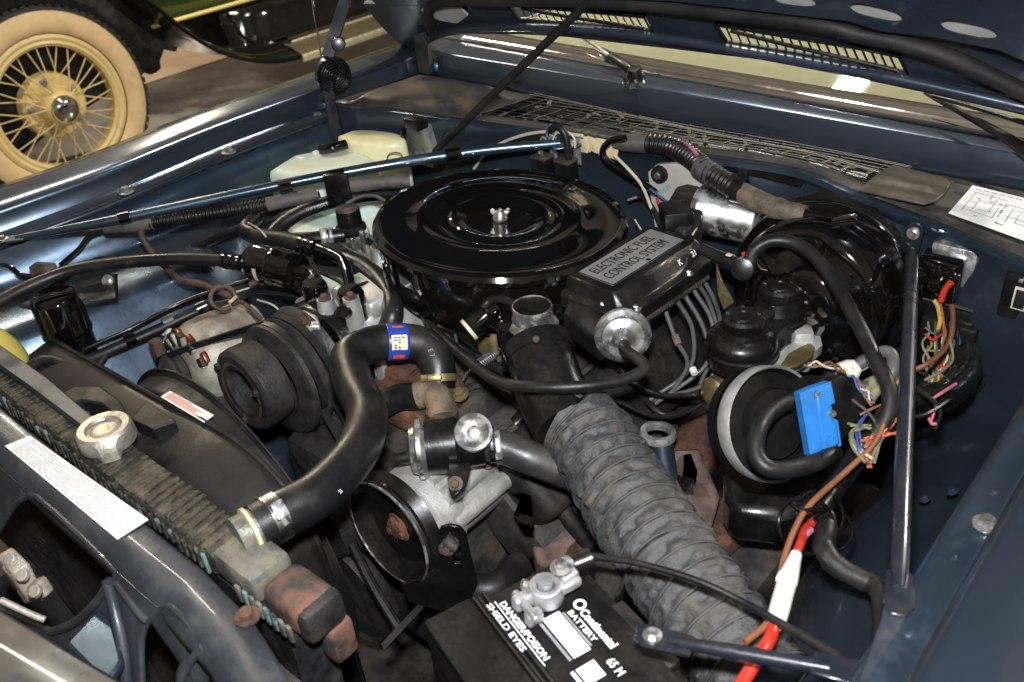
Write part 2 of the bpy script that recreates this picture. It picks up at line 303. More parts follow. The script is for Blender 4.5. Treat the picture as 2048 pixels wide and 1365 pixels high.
# ================================================================ floor
f = MB().box((-6, 4, -.05), (30, 30, .1)).build('floor', 'floor_dark'); f['kind'] = 'structure'
a1, a2 = A(297, 167, 0), A(454, 116, 0); dr = (a2 - a1).normalized(); nr = V((-dr.y, dr.x, 0))
f = MB().add([a1 - dr * 6 + V((0, 0, .004)), a1 + dr * 14 + V((0, 0, .004)), a1 + dr * 14 + nr * 3 + V((0, 0, .004)), a1 - dr * 6 + nr * 3 + V((0, 0, .004))], [[0, 1, 2, 3]]).build('floor_strip', 'floor_tan', f)

# ================================================================ vintage car behind
HUB = A(118, 215, .40)
vc = thing('vintage_car', 'black and green vintage car with cream wire wheel, parked behind the fender', 'car', (HUB.x - .6, HUB.y + 1.2, 0))
wh = latho('wheel', 'wheel_yellow', vc, [(.305, -.02), (.303, .0), (.285, .008), (.272, .002), (.262, .006), (.25, -.004), (.248, -.05), (.262, -.06), (.305, -.06)], HUB, (1, 0, 0), 64, close=True)
latho('tyre', 'tyre', wh, [(.30, -.075), (.335, -.085), (.378, -.08), (.403, -.065), (.409, -.04), (.409, -.012), (.402, .0), (.39, .006), (.37, .012), (.335, .013), (.30, .004)], HUB, (1, 0, 0), 72, close=True)
latho('whitewall', 'whitewall', wh, [(.303, .006), (.312, .016), (.335, .021), (.36, .019), (.385, .011), (.391, .007)], HUB, (1, 0, 0), 72)
for i in range(72):
    th = 2 * math.pi * i / 72; d = V((0, math.cos(th), math.sin(th))); t = V((0, -math.sin(th), math.cos(th)))
    boxo('tread_block', 'tyre', wh, HUB + d * .4095 + V((-.028, 0, 0)), (.05, .024, .012), (V((1, 0, 0)), t, d), .003)
latho('brake_drum', 'wheel_yellow', wh, [(0, -.02), (.05, -.02), (.085, -.03), (.10, -.022), (.125, -.022), (.137, -.035), (.14, -.08), (.10, -.12), (0, -.12)], HUB, (1, 0, 0), 48)
latho('hub', 'wheel_yellow', wh, [(0, .06), (.058, .058), (.072, .045), (.078, .01), (.086, -.01), (.09, -.03), (0, -.03)], HUB, (1, 0, 0), 40)
latho('hub_cap', 'chrome', wh, [(0, .088), (.03, .086), (.05, .078), (.058, .066), (.06, .055), (0, .055)], HUB, (1, 0, 0), 40)
for i in range(5):
    th = 2 * math.pi * i / 5 + .5; bolt(wh, HUB + V((-.022, math.cos(th) * .108, math.sin(th) * .108)), (1, 0, 0), .010, 'zinc', 'lug_nut')
for i in range(36):
    k = i % 3; th = 2 * math.pi * i / 36; th2 = th + (.22 if i % 2 else -.22); x0 = (.045, -.005, -.03)[k]; rr = (.07, .085, .13)[k]
    tubeo('spoke', 'wheel_yellow', wh, [HUB + V((x0, math.cos(th2) * rr, math.sin(th2) * rr)), HUB + V((-.02, math.cos(th) * .252, math.sin(th) * .252))], .0029, 8, 2)
# front fender: an edge sweeping over the wheel and down to the running board
ed = [V((-3.0, HUB.y - .50, .55)), V((-3.0, HUB.y - .33, .84)), V((-3.0, HUB.y, .96)), AX(265, -12, -3.0), AX(345, 42, -3.0), AX(400, 82, -3.0), AX(450, 107, -3.0), AX(510, 121, -3.0), AX(560, 122, -3.0), AX(603, 113, -3.0)]
ed = spline(ed, 6)
rows = []
for p in ed: rows.append([p + V((dx, 0, dz)) for dx, dz in ((.0, -.012), (.004, .0), (-.01, .012), (-.08, .035), (-.2, .05), (-.34, .03), (-.42, -.02))])
MB().sheet(rows).build('front_fender', 'vintage_black', vc, solid=.004)
tubeo('fender_bead', 'vintage_black', vc, ed, .011, 8, 1, smooth=False)
rb0, rb1 = AX(603, 113, -3.0), AX(788, 51, -3.0); zb = rb0.z
rbl = 3.2
boxo('running_board', 'board_rubber', vc, (-3.13, rb0.y + rbl / 2, zb - .012), (.25, rbl, .02), None, .004)
boxo('board_trim', 'board_trim', vc, (-2.996, rb0.y + rbl / 2, zb - .012), (.012, rbl, .036), None, .004)
boxo('board_trim', 'board_trim', vc, (-3.262, rb0.y + rbl / 2 - .1, zb + .004), (.012, rbl, .012), None, .003)
MB().sheet([[V((-3.27, y, zb + .01)), V((-3.275, y, zb + .06)), V((-3.31, y, zb + .16)), V((-3.33, y, zb + .24))] for y in (HUB.y + .98, HUB.y + 1.3, HUB.y + 1.8, HUB.y + 4)]).build('splash_apron', 'vintage_black', vc, solid=.006)
tubeo('sill_moulding', 'pinstripe', vc, [V((-3.325, y, zb + .25)) for y in (HUB.y + .62, HUB.y + 2, HUB.y + 4)], .010, 8, 2)
MB().sheet([[V((-3.34, y, zb + .25)), V((-3.35, y, zb + .5)), V((-3.38, y, zb + .8)), V((-3.75, y, zb + .95))] for y in (HUB.y + .62, HUB.y + 1.4, HUB.y + 4)]).build('body_side', 'vintage_green', vc, solid=.01)
ap = AX(495, 0, -3.26)
tubeo('apron_seam', 'vintage_black', vc, [V((-3.31, ap.y - .1, zb + .22)), V((-3.285, ap.y - .06, zb + .1)), V((-3.262, ap.y + .05, zb + .03)), V((-3.255, ap.y + .2, zb + .012))], .010, 8, 5)
# dark chassis with its ragged lower edge
ck = [(-60, -60), (-60, 330), (20, 330), (120, 250), (255, 165), (290, 145), (302, 150), (312, 146), (322, 138), (320, 122), (331, 92), (343, 103), (352, 104), (356, 94), (372, 86), (380, 84), (388, 97), (402, 101), (430, 106), (450, 100), (520, 80), (520, -60)]
MB().poly3([AX(u, v, -3.5) for u, v in ck], (-.5, 0, 0)).build('chassis', 'dark_iron', vc)

# ================================================================ the sedan: sheet metal round the engine bay
car = thing('sedan_car', 'slate blue metallic sedan with open engine bay and raised hood', 'car', (.06, .2, 0))
def interp(rows, y):
    for a, b in zip(rows, rows[1:]):
        if y <= b[0] or b is rows[-1]: t = (y - a[0]) / (b[0] - a[0]); return [p + (q - p) * t for p, q in zip(a, b)]
# passenger fender
rid = [A(0, 415, .945), A(219, 337, .955), A(437, 249, .965), A(643, 176, .974), A(855, 100, .984)]
rid = [rid[0] + (rid[0] - rid[1]) * 2.2 + V((.01, 0, -.03)), rid[0] + (rid[0] - rid[1]) * .8] + rid + [rid[-1] + V((.02, .35, 0)), rid[-1] + V((.03, 1.2, -.01))]
rid = spline(rid, 4)
prof = [(-.25, -.62), (-.245, -.30), (-.225, -.13), (-.185, -.045), (-.135, -.010), (-.08, .0), (-.03, .001), (-.006, -.001), (.0, -.006), (.001, -.012), (.003, -.040), (.006, -.043), (.034, -.046), (.038, -.049), (.039, -.06)]
MB().sheet([[p + V((dx, 0, dz)) for dx, dz in prof] for p in rid]).build('fender', 'paint', car, ang=50, solid=.0015)
for u, v in ((253, 385), (458, 305), (636, 236)): bolt(car, A(u, v, .922 if u > 400 else .912), (0, 0, 1), .0085, 'galvanised')
# passenger inner fender: apron, shelf, wheelhouse
rows = []
for p in rid[4:-4]:
    y = p.y; bul = .045 * math.exp(-((y + .30) / .14) ** 2) + .008 * math.sin(y * 23)
    x0 = p.x + .039; z0 = p.z - .058
    sx = -.572 + bul
    rows.append([V((x0, y, z0)), V((x0 + .004, y, z0 - .05)), V((x0 + .012, y, .828)), V((x0 + .02, y, .815)), V((sx - .03, y, .806)), V((sx - .008, y, .799)), V((sx + .006, y, .786)), V((sx + .022, y, .75)), V((sx + .055 + bul * .3, y, .68)), V((sx + .092 + bul * .5, y, .60)), V((sx + .14 + bul * .5, y, .50)), V((sx + .2, y, .42)), V((sx + .25, y, .30))])
ro2 = []
for i in range(len(rows[0])): ro2.append(spline([r[i] for r in rows], 2))
MB().sheet([list(q) for q in zip(*ro2)]).build('inner_fender', 'paint_bay', car, ang=60, solid=.0015)
# firewall following the bowed cowl edge
cf = [A(640, 200, .95), A(700, 214, .95), A(781, 219, .95), A(976, 246, .95), A(1160, 272, .95), A(1380, 306, .95), A(1587, 336, .95), A(1710, 384, .95), A(1880, 448, .95), A(2048, 520, .95), A(2200, 590, .95)]
cfs = spline(cf, 4)
rows = []
for p in cfs:
    r = [p + V((0, .004, 0)), p + V((0, -.003, -.004)), p + V((0, -.004, -.012))]
    for dz in (.03, .06, .1, .16, .22, .3, .38, .5):
        r.append(V((p.x, p.y + .008 + .012 * math.sin(dz * 20 + p.x * 4) * (dz > .02) + .01 * max(0, dz - .2), p.z - dz)))
    rows.append(r)
MB().sheet(rows).build('firewall', 'paint_bay', car, ang=50, solid=.002)
# cowl plenum: panel left of the screen, panel right of it, strips before and behind, pit below
LIPY = .437
def fy(x):
    for a, b in zip(cfs, cfs[1:]):
        if a.x <= x <= b.x: return a.y + (b.y - a.y) * (x - a.x) / (b.x - a.x)
    return cfs[-1].y if x > cfs[-1].x else cfs[0].y
def cowlstrip(x0, x1, y0, y1, n=14, zf=None):
    rows = []
    for i in range(n + 1):
        x = x0 + (x1 - x0) * i / n; a = y0 if y0 is not None else fy(x) + .004; r = []
        for j in range(9):
            t = j / 8; y = a + (y1 - a) * t; z = .950 - .010 * t + (zf(x, t) if zf else 0); r.append(V((x, y, z)))
        rows.append(r)
    return MB().sheet(rows)
def hump(x, t):
    e = max(0, min(1, (x + .59) / .03)) * max(0, min(1, (-.335 - x) / .05)); return .020 * e * max(0, min(1, t / .15)) * max(0, min(1, (1 - t) / .25))
cowlstrip(-.625, -.285, None, LIPY, 40, hump).build('cowl_panel', 'paint_dirty', car, ang=60, solid=.0015)
cowlstrip(.47, .80, None, LIPY, 10).build('cowl_panel', 'paint_dirty', car, ang=60, solid=.0015)
rows = [[V((x, fy(x) + .004, .950)), V((x, fy(x) + .02, .951)), V((x, fy(x) + .035, .949)), V((x, fy(x) + .037, .935))] for x in [-.285 + .755 * i / 24 for i in range(25)]]
MB().sheet(rows).build('cowl_front_strip', 'paint_dirty', car, ang=50, solid=.0015)
MB().box((.09, .385, .875), (.76, .13, .01)).box((.09, .445, .905), (.76, .008, .07)).build('plenum_pit', 'dark_iron', car)
scr = MB().tube([V((-.285, fy(-.285) + .03, .953)), V((-.27, LIPY - .006, .945))], .002, 6, 2).build('cowl_screen', 'satin_black', car)
for i in range(12):
    t = i / 11
    tubeo('screen_wire', 'screen_metal', scr, [V((x, fy(x) + .032 + (LIPY - .006 - fy(x) - .032) * t, .9545 - .009 * t + .003 * math.sin(x * 9 + i))) for x in [-.285 + .755 * j / 12 for j in range(13)]], .0007, 5, 1, smooth=False)
for i in range(22):
    x = -.28 + .745 * i / 21
    tubeo('screen_wire', 'screen_metal', scr, [V((x, fy(x) + .032, .9556)), V((x + .004, (fy(x) + LIPY) / 2 + .01, .951)), V((x + .006, LIPY - .006, .9465))], .0008, 5, 2)
for i in range(7):
    y = .325 + .017 * i
    boxo('plenum_slat', 'satin_black', scr, (.09 + .1 * math.sin(i * 4), y + .01, .925 - .004 * (i % 2)), (.50 + .1 * math.sin(i * 7), .010, .002), (V((1, 0, 0)), V((0, .9, .43)), V((0, -.43, .9))), 0)
db = MB()
for i in range(70):
    x = random.uniform(-.27, .45); y = random.uniform(fy(x) + .04, LIPY - .01); s = random.uniform(.003, .011); t = random.uniform(0, 3)
    db.box((x, y, .93 + random.uniform(0, .012)), (s * 2, s * .7, .0012), (V((math.cos(t), math.sin(t), .1)), V((-math.sin(t), math.cos(t), .2)), V((0, 0, 1))))
o = db.build('leaf_litter', 'debris', scr); o['kind'] = 'stuff'
# lip, cowl top, windscreen, trim
lipx = [-.62 + 1.5 * i / 20 for i in range(21)]
def lt(x): return .990 + .004 * math.cos((x - .05) * 2) + .002
MB().sheet([[V((x, LIPY - .002, .938)), V((x, LIPY, .95)), V((x, LIPY + .002, lt(x) - .004)), V((x, LIPY + .006, lt(x))), V((x, LIPY + .04, lt(x) + .004)), V((x, .484 - .03 * x, 1.0)), V((x, .520 - .03 * x, .998)), V((x, .56, .985))] for x in lipx]).build('cowl_top', 'paint', car, ang=50, solid=.0015)
MB().sheet([[V((x, .488 - .035 * x, 1.0015)), V((x, .490 - .035 * x, 1.006)), V((x, .500 - .035 * x, 1.013)), V((x, .514 - .035 * x, 1.018)), V((x, .526 - .035 * x, 1.0185)), V((x, .531 - .035 * x, 1.010))] for x in lipx]).build('windshield_trim', 'chrome', car, ang=70, solid=.001)
gz = lambda x, t: V((x, .526 - .035 * x + .75 * t, 1.010 + .50 * t))
GN = V((0, -.50, .75)).normalized()
MB().plate([(-.62, 0), (.88, 0), (.88, .9), (-.62, .9)], [], .005, V((0, .526, 1.010)), V((1, -.035, 0)).normalized(), V((0, .832, .555))).build('windshield', 'glass', car, flat=True)
boxo('dashboard', 'dash_vinyl', car, (.1, .90, .945), (1.6, .66, .06), None, .02)
# hood: rear edge above the cowl, rising to the front
HO = V((.03, .385, 1.088)); TH = R_(50); HX = V((1, 0, 0)); HT = V((0, -math.cos(TH), math.sin(TH))); HN = HX.cross(HT)      # HN points down and to the front? kept as the plane normal
def H(u, v, off=0.): p = APL(u, v, HO + HN * off, HN); q = p - HO; return (q.dot(HX), q.dot(HT))
def HP(s, t, off=0.): return HO + HX * s + HT * t + HN * off
edge = [H(u, v) for u, v in ((835, 95), (860, 78), (890, 70), (942, 67), (1044, 68), (1133, 73), (1300, 92), (1348, 97), (1519, 118), (1690, 150), (1861, 186), (2048, 229), (2160, 262))]
outer = edge + [(edge[-1][0] + .05, 1.15), (edge[0][0] - .03, 1.15)]
lv = [[H(1018, 6), H(1290, 30), H(1305, 58), H(1240, 52), H(1040, 36)], [H(1432, 45), H(1560, 66), H(1720, 92), H(1800, 108), H(1818, 143), H(1640, 112), H(1455, 82)]]
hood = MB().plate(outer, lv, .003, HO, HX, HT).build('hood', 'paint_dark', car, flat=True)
for L, (u0, v0, u1, v1, h) in zip(lv, ((1030, 8, 1292, 34, 26), (1442, 48, 1806, 112, 34))):
    n = 19 if u0 < 1300 else 21
    for i in range(n):
        t = i / (n - 1); s0, t0 = H(u0 + (u1 - u0) * t, v0 + (v1 - v0) * t - 6); s1, t1 = H(u0 + (u1 - u0) * t + 18, v0 + (v1 - v0) * t + h)
        d = V((s1 - s0, t1 - t0, 0)); ln = d.length; d /= ln; ex = HX * d.x + HT * d.y; ey = HN.cross(ex)
        boxo('louvre_slat', 'satin_black', hood, HP((s0 + s1) / 2, (t0 + t1) / 2, -.004), (ln + .006, .0055, .0025), (ex, (ey * .8 + HN * .6).normalized(), ex.cross((ey * .8 + HN * .6).normalized())), .0008)
    ring = [HP(*q, off=.004) for q in L]; tubeo('louvre_rim', 'satin_black', hood, ring + [ring[0]], .003, 6, 1, smooth=False)
    c = [HP(*H(u0 + (u1 - u0) * t + 8 * math.sin(t * 3), v0 + (v1 - v0) * t + h * (.2 + .75 * t ** .6), .006), off=.006) for t in (.05, .3, .6, .85, .97)]
    tubeo('drain_tube', 'satin_black', hood, c, .0032, 8, 6)
# rear inner flange, seal, brace with its oval openings
fl = [HP(*H(u, v, .012), off=.012) for u, v in ((842, 88), (890, 66), (1000, 55), (1150, 58), (1348, 80), (1451, 97), (1640, 130), (1823, 164), (2048, 215), (2160, 245))]
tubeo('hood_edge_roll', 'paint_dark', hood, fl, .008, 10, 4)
se = [HP(*H(u, v, .02), off=.02) for u, v in ((868, 68), (858, 40), (862, 14), (905, 2), (1000, 2), (1130, 2), (1300, 10), (1480, 30), (1640, 50), (1720, 70), (1800, 86), (1900, 116), (2000, 162), (2080, 200))]
tubeo('hood_seal', 'seal_rubber', hood, se, .011, 10, 5)
br = [H(u, v, .03) for u, v in ((900, -12), (1130, -8), (1350, 2), (1560, 26), (1700, 42), (1760, 62), (1860, 72), (2000, 100), (2120, 150))] + [H(2160, 100, .03), H(2200, -150, .03), H(900, -150, .03)]
def oval(u, v, du, dv, sl):
    return [H(u + du * math.copysign(abs(math.cos(t)) ** .6, math.cos(t)), v + dv * math.copysign(abs(math.sin(t)) ** .8, math.sin(t)) + sl * du * math.copysign(abs(math.cos(t)) ** .6, math.cos(t)), .03) for t in [2 * math.pi * i / 24 for i in range(24)]]
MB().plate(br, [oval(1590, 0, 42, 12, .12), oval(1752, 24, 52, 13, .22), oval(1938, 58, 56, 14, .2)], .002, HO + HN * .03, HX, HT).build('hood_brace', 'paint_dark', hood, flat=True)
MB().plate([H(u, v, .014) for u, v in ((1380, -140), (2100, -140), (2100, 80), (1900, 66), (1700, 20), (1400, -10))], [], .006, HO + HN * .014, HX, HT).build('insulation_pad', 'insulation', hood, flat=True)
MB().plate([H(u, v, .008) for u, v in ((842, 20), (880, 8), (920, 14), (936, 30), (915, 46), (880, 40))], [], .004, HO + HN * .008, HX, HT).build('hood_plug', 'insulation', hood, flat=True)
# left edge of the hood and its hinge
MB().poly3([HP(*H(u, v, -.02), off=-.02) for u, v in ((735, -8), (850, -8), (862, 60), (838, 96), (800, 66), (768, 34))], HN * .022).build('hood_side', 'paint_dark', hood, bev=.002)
hg = MB().poly3([AY(u, v, .41) for u, v in ((826, 70), (842, 66), (856, 96), (858, 150), (838, 146), (832, 112))], (0, .012, 0)).build('hood_hinge', 'iron', car, bev=.002)
hx = -.615
tubeo('hinge_arm', 'rod_black', hg, [AX(698, -20, hx), AX(672, 60, hx), AX(655, 115, hx)], .016, 4, 3)
tubeo('hinge_arm', 'rod_black', hg, [AX(655, 160, hx + .005), AX(666, 225, hx), AX(678, 290, hx)], .015, 4, 3)
hc = AX(670, 152, hx + .02); tocam = (CAM_POS - hc).normalized(); hax = (tocam + V((.55, .1, -.2))).normalized()
latho('hinge_cup', 'satin_black', hg, [(0, -.02), (.036, -.02), (.036, -.004), (.033, -.004), (.033, -.012), (0, -.012)], hc, hax, 40)
a_, b_, c_ = frame(hax)
sp = [hc + (a_ * math.cos(t) + b_ * math.sin(t)) * (.006 + .0265 * t / (math.pi * 10)) for t in [math.pi * 10 * i / 160 for i in range(161)]]
b = MB()
tt = []
for i, p in enumerate(sp): tt += [p - c_ * .012, p]
b.add(tt, [[2 * i, 2 * i + 1, 2 * i + 3, 2 * i + 2] for i in range(160)]); b.build('hinge_spring', 'satin_black', hg, solid=.0026)
kn = AX(677, 88, hx + .02); latho('hinge_pin', 'satin_black', hg, [(0, .03), (.012, .028), (.014, .02), (.014, -.01), (0, -.01)], kn, (.75, -.6, .2), 20)
# antenna
an = A(648, 153, .978); at = tubeo('antenna', 'chrome', car, [an, an + (AX(621, -25, an.x - .02) - an)], .0021, 8, 2)
latho('antenna_base', 'zinc_bright', at, [(.02, -.004), (.016, .006), (.008, .014), (.006, .03), (0, .03)], an, (0, 0, 1), 20)
# wipers
wp = MB().tube([A(1278, 156, 1.004), A(1245, 128, 1.02), A(1205, 104, 1.026)], [.012, .010, .008], 10, 5).build('wiper', 'satin_black', car)
latho('wiper_pivot', 'satin_black', wp, [(0, .024), (.012, .022), (.016, .012), (.018, .0), (.02, -.008), (0, -.008)], A(1272, 158, 1.0), (0, -.25, 1), 20)
latho('pivot_base', 'chrome', wp, [(0, .004), (.020, .004), (.022, -.006), (0, -.006)], A(1268, 163, .998), (0, -.1, 1), 20)
tubeo('wiper_arm', 'zinc', wp, [A(1218, 112, 1.027), A(1170, 78, 1.04), A(1120, 45, 1.05)], .004, 8, 3)
wp = MB().tube([A(2080, 320, 1.012), A(1990, 262, 1.03), A(1850, 186, 1.05)], [.011, .007, .003], 8, 6).build('wiper', 'satin_black', car)
tubeo('wiper_blade', 'satin_black', wp, [A(2060, 250, 1.05), A(1960, 218, 1.055), A(1866, 192, 1.06)], .004, 6, 4)
# rubber flap on the cowl and the wiring diagram label
fp = [A(u, v, .962) for u, v in ((1716, 384), (1760, 348), (1785, 334), (1830, 345), (1893, 362), (1900, 372), (1888, 392), (1872, 406), (1848, 412))]
MB().poly3(fp, (0, 0, .004)).build('rubber_flap', 'flap_plastic', car, bev=.0015)
lb = [A(u, v, .9525) for u, v in ((1897, 427), (1945, 372), (2110, 412), (2070, 490))]
lab = MB().poly3(lb, (0, 0, .0006)).build('wiring_label', 'white_paper', car)
ln = MB()
def lp(a, b): return lb[0].lerp(lb[3], a).lerp(lb[1].lerp(lb[2], a), b) + V((0, 0, .0012))
def stroke(mb, p, q, wd):
    d = (q - p).normalized(); n_ = V((-d.y, d.x, 0)) * wd / 2; mb.add([p - n_, q - n_, q + n_, p + n_], [[0, 1, 2, 3]])
for (x0, y0, x1, y1) in ((.10, .2, .10, .8), (.10, .8, .5, .8), (.15, .25, .45, .25), (.45, .25, .45, .55), (.2, .3, .2, .6), (.2, .6, .38, .6), (.38, .35, .38, .75), (.25, .35, .35, .35), (.5, .3, .5, .7), (.5, .7, .9, .7), (.6, .25, .6, .6), (.6, .6, .85, .6), (.7, .3, .7, .52), (.7, .3, .9, .3), (.3, .7, .3, .85), (.55, .4, .8, .4), (.12, .5, .2, .5), (.8, .4, .8, .7)):
    stroke(ln, lp(x0, y0), lp(x1, y1), .0011)
for i in range(9): stroke(ln, lp(.06 + .1 * i, .92), lp(.06 + .1 * i + .075, .92), .0016)
for i in range(14): x = random.uniform(.12, .85); y = random.choice((.16, .45, .5, .65)); stroke(ln, lp(x, y), lp(x + .04, y), .0022)
ln.build('printed_lines', 'print_grey', lab, flat=True)
# driver fender, ledge, inner fender
ys = [-1.15, -.8, -.6, -.4, -.2, 0, .2, .5]
MB().sheet([[V((.806, y, .90)), V((.812, y, .950)), V((.816, y, .958)), V((.826, y, .963)), V((.88, y, .968)), V((.96, y, .965)), V((1.03, y, .94)), V((1.07, y, .86)), V((1.09, y, .5))] for y in ys]).build('fender', 'paint', car, ang=50, solid=.0015)
rows = []
for y in [-.98 + .06 * i for i in range(22)]:
    k = .012 * math.sin(y * 16); e = .03 * math.exp(-((y + .33) / .2) ** 2)
    rows.append([V((.808, y, .896)), V((.80, y, .894)), V((.775, y, .892)), V((.766, y, .888)), V((.763, y, .87)), V((.758, y, .82)), V((.752 + k, y, .76)), V((.735 + k, y, .715 + e)), V((.695 + k, y, .69 + e)), V((.65 + k, y, .665 + e * .5)), V((.61 + k, y, .62)), V((.585 + k, y, .55)), V((.57, y, .45)), V((.56, y, .30))])
MB().sheet(rows).build('inner_fender', 'paint_bay', car, ang=60, solid=.0015)
for u, v in ((1972, 1050),): bolt(car, A(u, v, .897), (0, 0, 1), .0072, 'zinc')
for u, v, z in ((1905, 985, .74), (1850, 1000, .72), (1885, 1080, .8)):
    bolt(car, A(u, v, z), (-.5, 0, .8), .004, 'paint_bay')
for i in range(9):
    latho('spot_weld', 'paint_bay', car, [(0, .0012), (.0035, .001), (.0055, -.0005)], V((.787, -.80 + i * .105, .8935)), (0, 0, 1), 14)
for i in range(8):
    p = rid[10 + i * 2]; latho('spot_weld', 'paint', car, [(0, .0012), (.0035, .001), (.0055, -.0005)], p + V((.022, 0, -.0445)), (0, 0, 1), 14)
# brace rods with flattened ends
q_skip = None
def brace(pts, r, e0, e1, mt='paint_bay'):
    o = tubeo('brace_rod', mt, car, pts, r, 16, 6)
    for p, ax, d in (e0, e1):
        x = (d - ax * d.dot(ax)).normalized(); y = ax.cross(x)
        MB().plate([(-.03, -.011), (.012, -.013), (.022, -.006), (.022, .006), (.012, .013), (-.03, .011)], [], .004, p, x, y).build('rod_end', mt, o, bev=.0015)
        if d is not None and p is not q_skip: bolt(o, p + ax * .002 + x * .006, ax, .0052, 'zinc')
    return o
p0, p1, p2, p3 = A(14, 480, .918), A(240, 438, .926), A(640, 355, .938), A(1120, 287, .944)
lr = brace([p0 + (p1 - p0) * .08, p1, p2, A(930, 306, .943), p3], [.005, .0085, .0095, .0095, .008], (p0, V((0, 0, 1)), p0 - p1), (p3 + V((.02, .0, 0)), V((0, 0, 1)), p3 - p2), 'paint_bay')
for u, v, z, wd, rr in ((572, 378, .9365, .022, .0112), (672, 352, .9385, .030, .0118), (906, 309, .943, .028, .0112), (250, 436, .927, .018, .0105)):
    c = A(u, v, z); latho('rod_clip', 'gloss_black', lr, [(rr - .003, -wd / 2), (rr, -wd / 2), (rr, wd / 2), (rr - .003, wd / 2)], c, p2 - p1, 24, close=True)
q0, q1 = A(1826, 474, .925), A(1797, 1195, .893)
q_skip = q1
rr_ = brace([q0 + (q1 - q0) * .05 + V((0, -.004, -.002)), q0.lerp(q1, .12), q0.lerp(q1, .5), q0.lerp(q1, .9), q0.lerp(q1, .985)], [.006, .0088, .0088, .0088, .006], (q0, V((0, -1, .1)), V((0, -.1, 1))), (q1, V((0, 0, 1)), q1 - q0), 'rod_black')
MB().poly3([A(u, v, .889) for u, v in ((1772, 1180), (1815, 1190), (1842, 1240), (1812, 1365), (1800, 1420), (1700, 1420), (1735, 1320), (1762, 1240))], (0, 0, .004)).build('brace_plate', 'paint_dark', rr_, bev=.001)
b0, b1 = A(1318, 1278, .868), A(1700, 1345, .885)
q_skip = b1
fr = brace([b0.lerp(b1, .06), b0.lerp(b1, .4), b0.lerp(b1, .9)], [.005, .0068, .0068], (b0, V((0, 0, 1)), b0 - b1), (b1, V((0, 0, 1)), b1 - b0), 'rod_black')
# radiator support: top bar, sloping front with arched openings, header panel
rsx = [-.80, -.5, -.2, .05, .2, .3, .36, .42, .47, .53]
def bow(x): return .0 if x < .2 else -.9 * (x - .2) ** 2
rs = MB().sheet([[V((x, -.645 + bow(x) - .048, .845)), V((x, -.694 + bow(x), .862)), V((x, -.698 + bow(x), .866)), V((x, -.730 + bow(x), .867)), V((x, -.736 + bow(x), .862)), V((x, -.740 + bow(x), .857)), V((x, -.745 + bow(x), .850)), V((x, -.748 + bow(x), .842))] for x in rsx]).build('radiator_support', 'support_paint', car, ang=50, solid=.002)
for u, v in ((495, 1235),): bolt(rs, A(u, v, .8685), (0, 0, 1), .0075, 'rusty_steel', washer=True)
FO = V((0, -.744, .851)); FX = V((1, 0, 0)); FY = V((0, .42, .907)).normalized(); FN = FX.cross(FY)
def F(u, v): q = APL(u, v, FO, FN) - FO; return (q.dot(FX), q.dot(FY))
ou = [(-.6, 0), (.40, 0), (.46, -.02), (.52, -.06), (.52, -.42), (-.6, -.42)]
h1 = [F(u, v) for u, v in ((-40, 1120), (5, 1050), (30, 1010), (55, 994), (75, 994), (160, 1070), (225, 1135), (232, 1150), (222, 1185), (185, 1232), (150, 1252), (110, 1262), (60, 1245), (-40, 1190))]
h2 = [F(u, v) for u, v in ((285, 1365), (283, 1280), (300, 1238), (325, 1216), (345, 1216), (390, 1262), (412, 1290), (375, 1325), (360, 1345), (352, 1420), (300, 1430))]
h3 = [F(u, v) for u, v in ((395, 1420), (400, 1380), (432, 1335), (455, 1320), (520, 1365), (560, 1420), (540, 1480), (430, 1480))]
MB().plate(ou, [h1, h2, h3], .004, FO, FX, FY).build('support_front', 'support_paint', rs, bev=.003, flat=True)
for hh_ in (h1, h2, h3): tubeo('opening_lip', 'support_paint', rs, [FO + FX * x + FY * y for x, y in hh_ + [hh_[0]]], .0035, 8, 2)
def FP(u, v, o=0): q = APL(u, v, FO, FN); return q - FN * o if FN.y > 0 else q + FN * o
for pts, r in (((FP(110, 1262, .004), FP(160, 1242, .006), FP(205, 1200, .006), FP(228, 1160, .004)), .005), ((FP(222, 1160, .004), FP(245, 1220, .008), FP(262, 1300, .008), FP(270, 1420, .006)), .006), ((FP(415, 1290, .004), FP(385, 1330, .006), FP(366, 1380, .006)), .0045), ((FP(240, 1165, .004), FP(290, 1230, .004), FP(300, 1240, .002)), .004)):
    tubeo('support_rib', 'support_paint', rs, pts, r, 10, 6)
MB().poly3([A(u, v, .80) for u, v in ((130, 1290), (200, 1215), (225, 1240), (246, 1320), (215, 1365), (170, 1330))], (0, 0, -.012)).build('latch_bracket', 'paint_bay', rs, bev=.004)
hl = MB().box(A(40, 1150, .80), (.045, .02, .05), None, .004).box(A(70, 1180, .79), (.05, .014, .02), (V((.8, .3, .5)).normalized(), V((-.3, .9, 0)).normalized(), V((-.5, 0, .8)).normalized()), .003)
hl.tube([A(10, 1130, .82), A(45, 1165, .80), A(90, 1195, .78)], .005, 8, 4).tube([A(0, 1200, .80), A(60, 1228, .78), A(90, 1240, .77)], .004, 8, 4)
for i in range(3): hl.lathe([(0, .006), (.007, .006), (.007, 0), (0, 0)], A(25 + 25 * i, 1120 + 32 * i, .825), (.2, -.5, .8), 12)
hl.build('hood_latch', 'alternator_metal', rs, bev=.001)
hl = MB().box(A(490, 1330, .79), (.03, .012, .03), None, .003).tube([A(455, 1300, .81), A(480, 1330, .80), A(500, 1380, .78)], .006, 8, 4).tube([A(470, 1290, .83), A(500, 1300, .82), A(525, 1285, .83)], .005, 8, 4)
hl.build('horn_bracket', 'iron', rs)
hd0, hd1 = A(-60, 1188, .88), A(235, 1362, .88); dd = (hd1 - hd0).normalized(); nn = V((dd.y, -dd.x, 0))
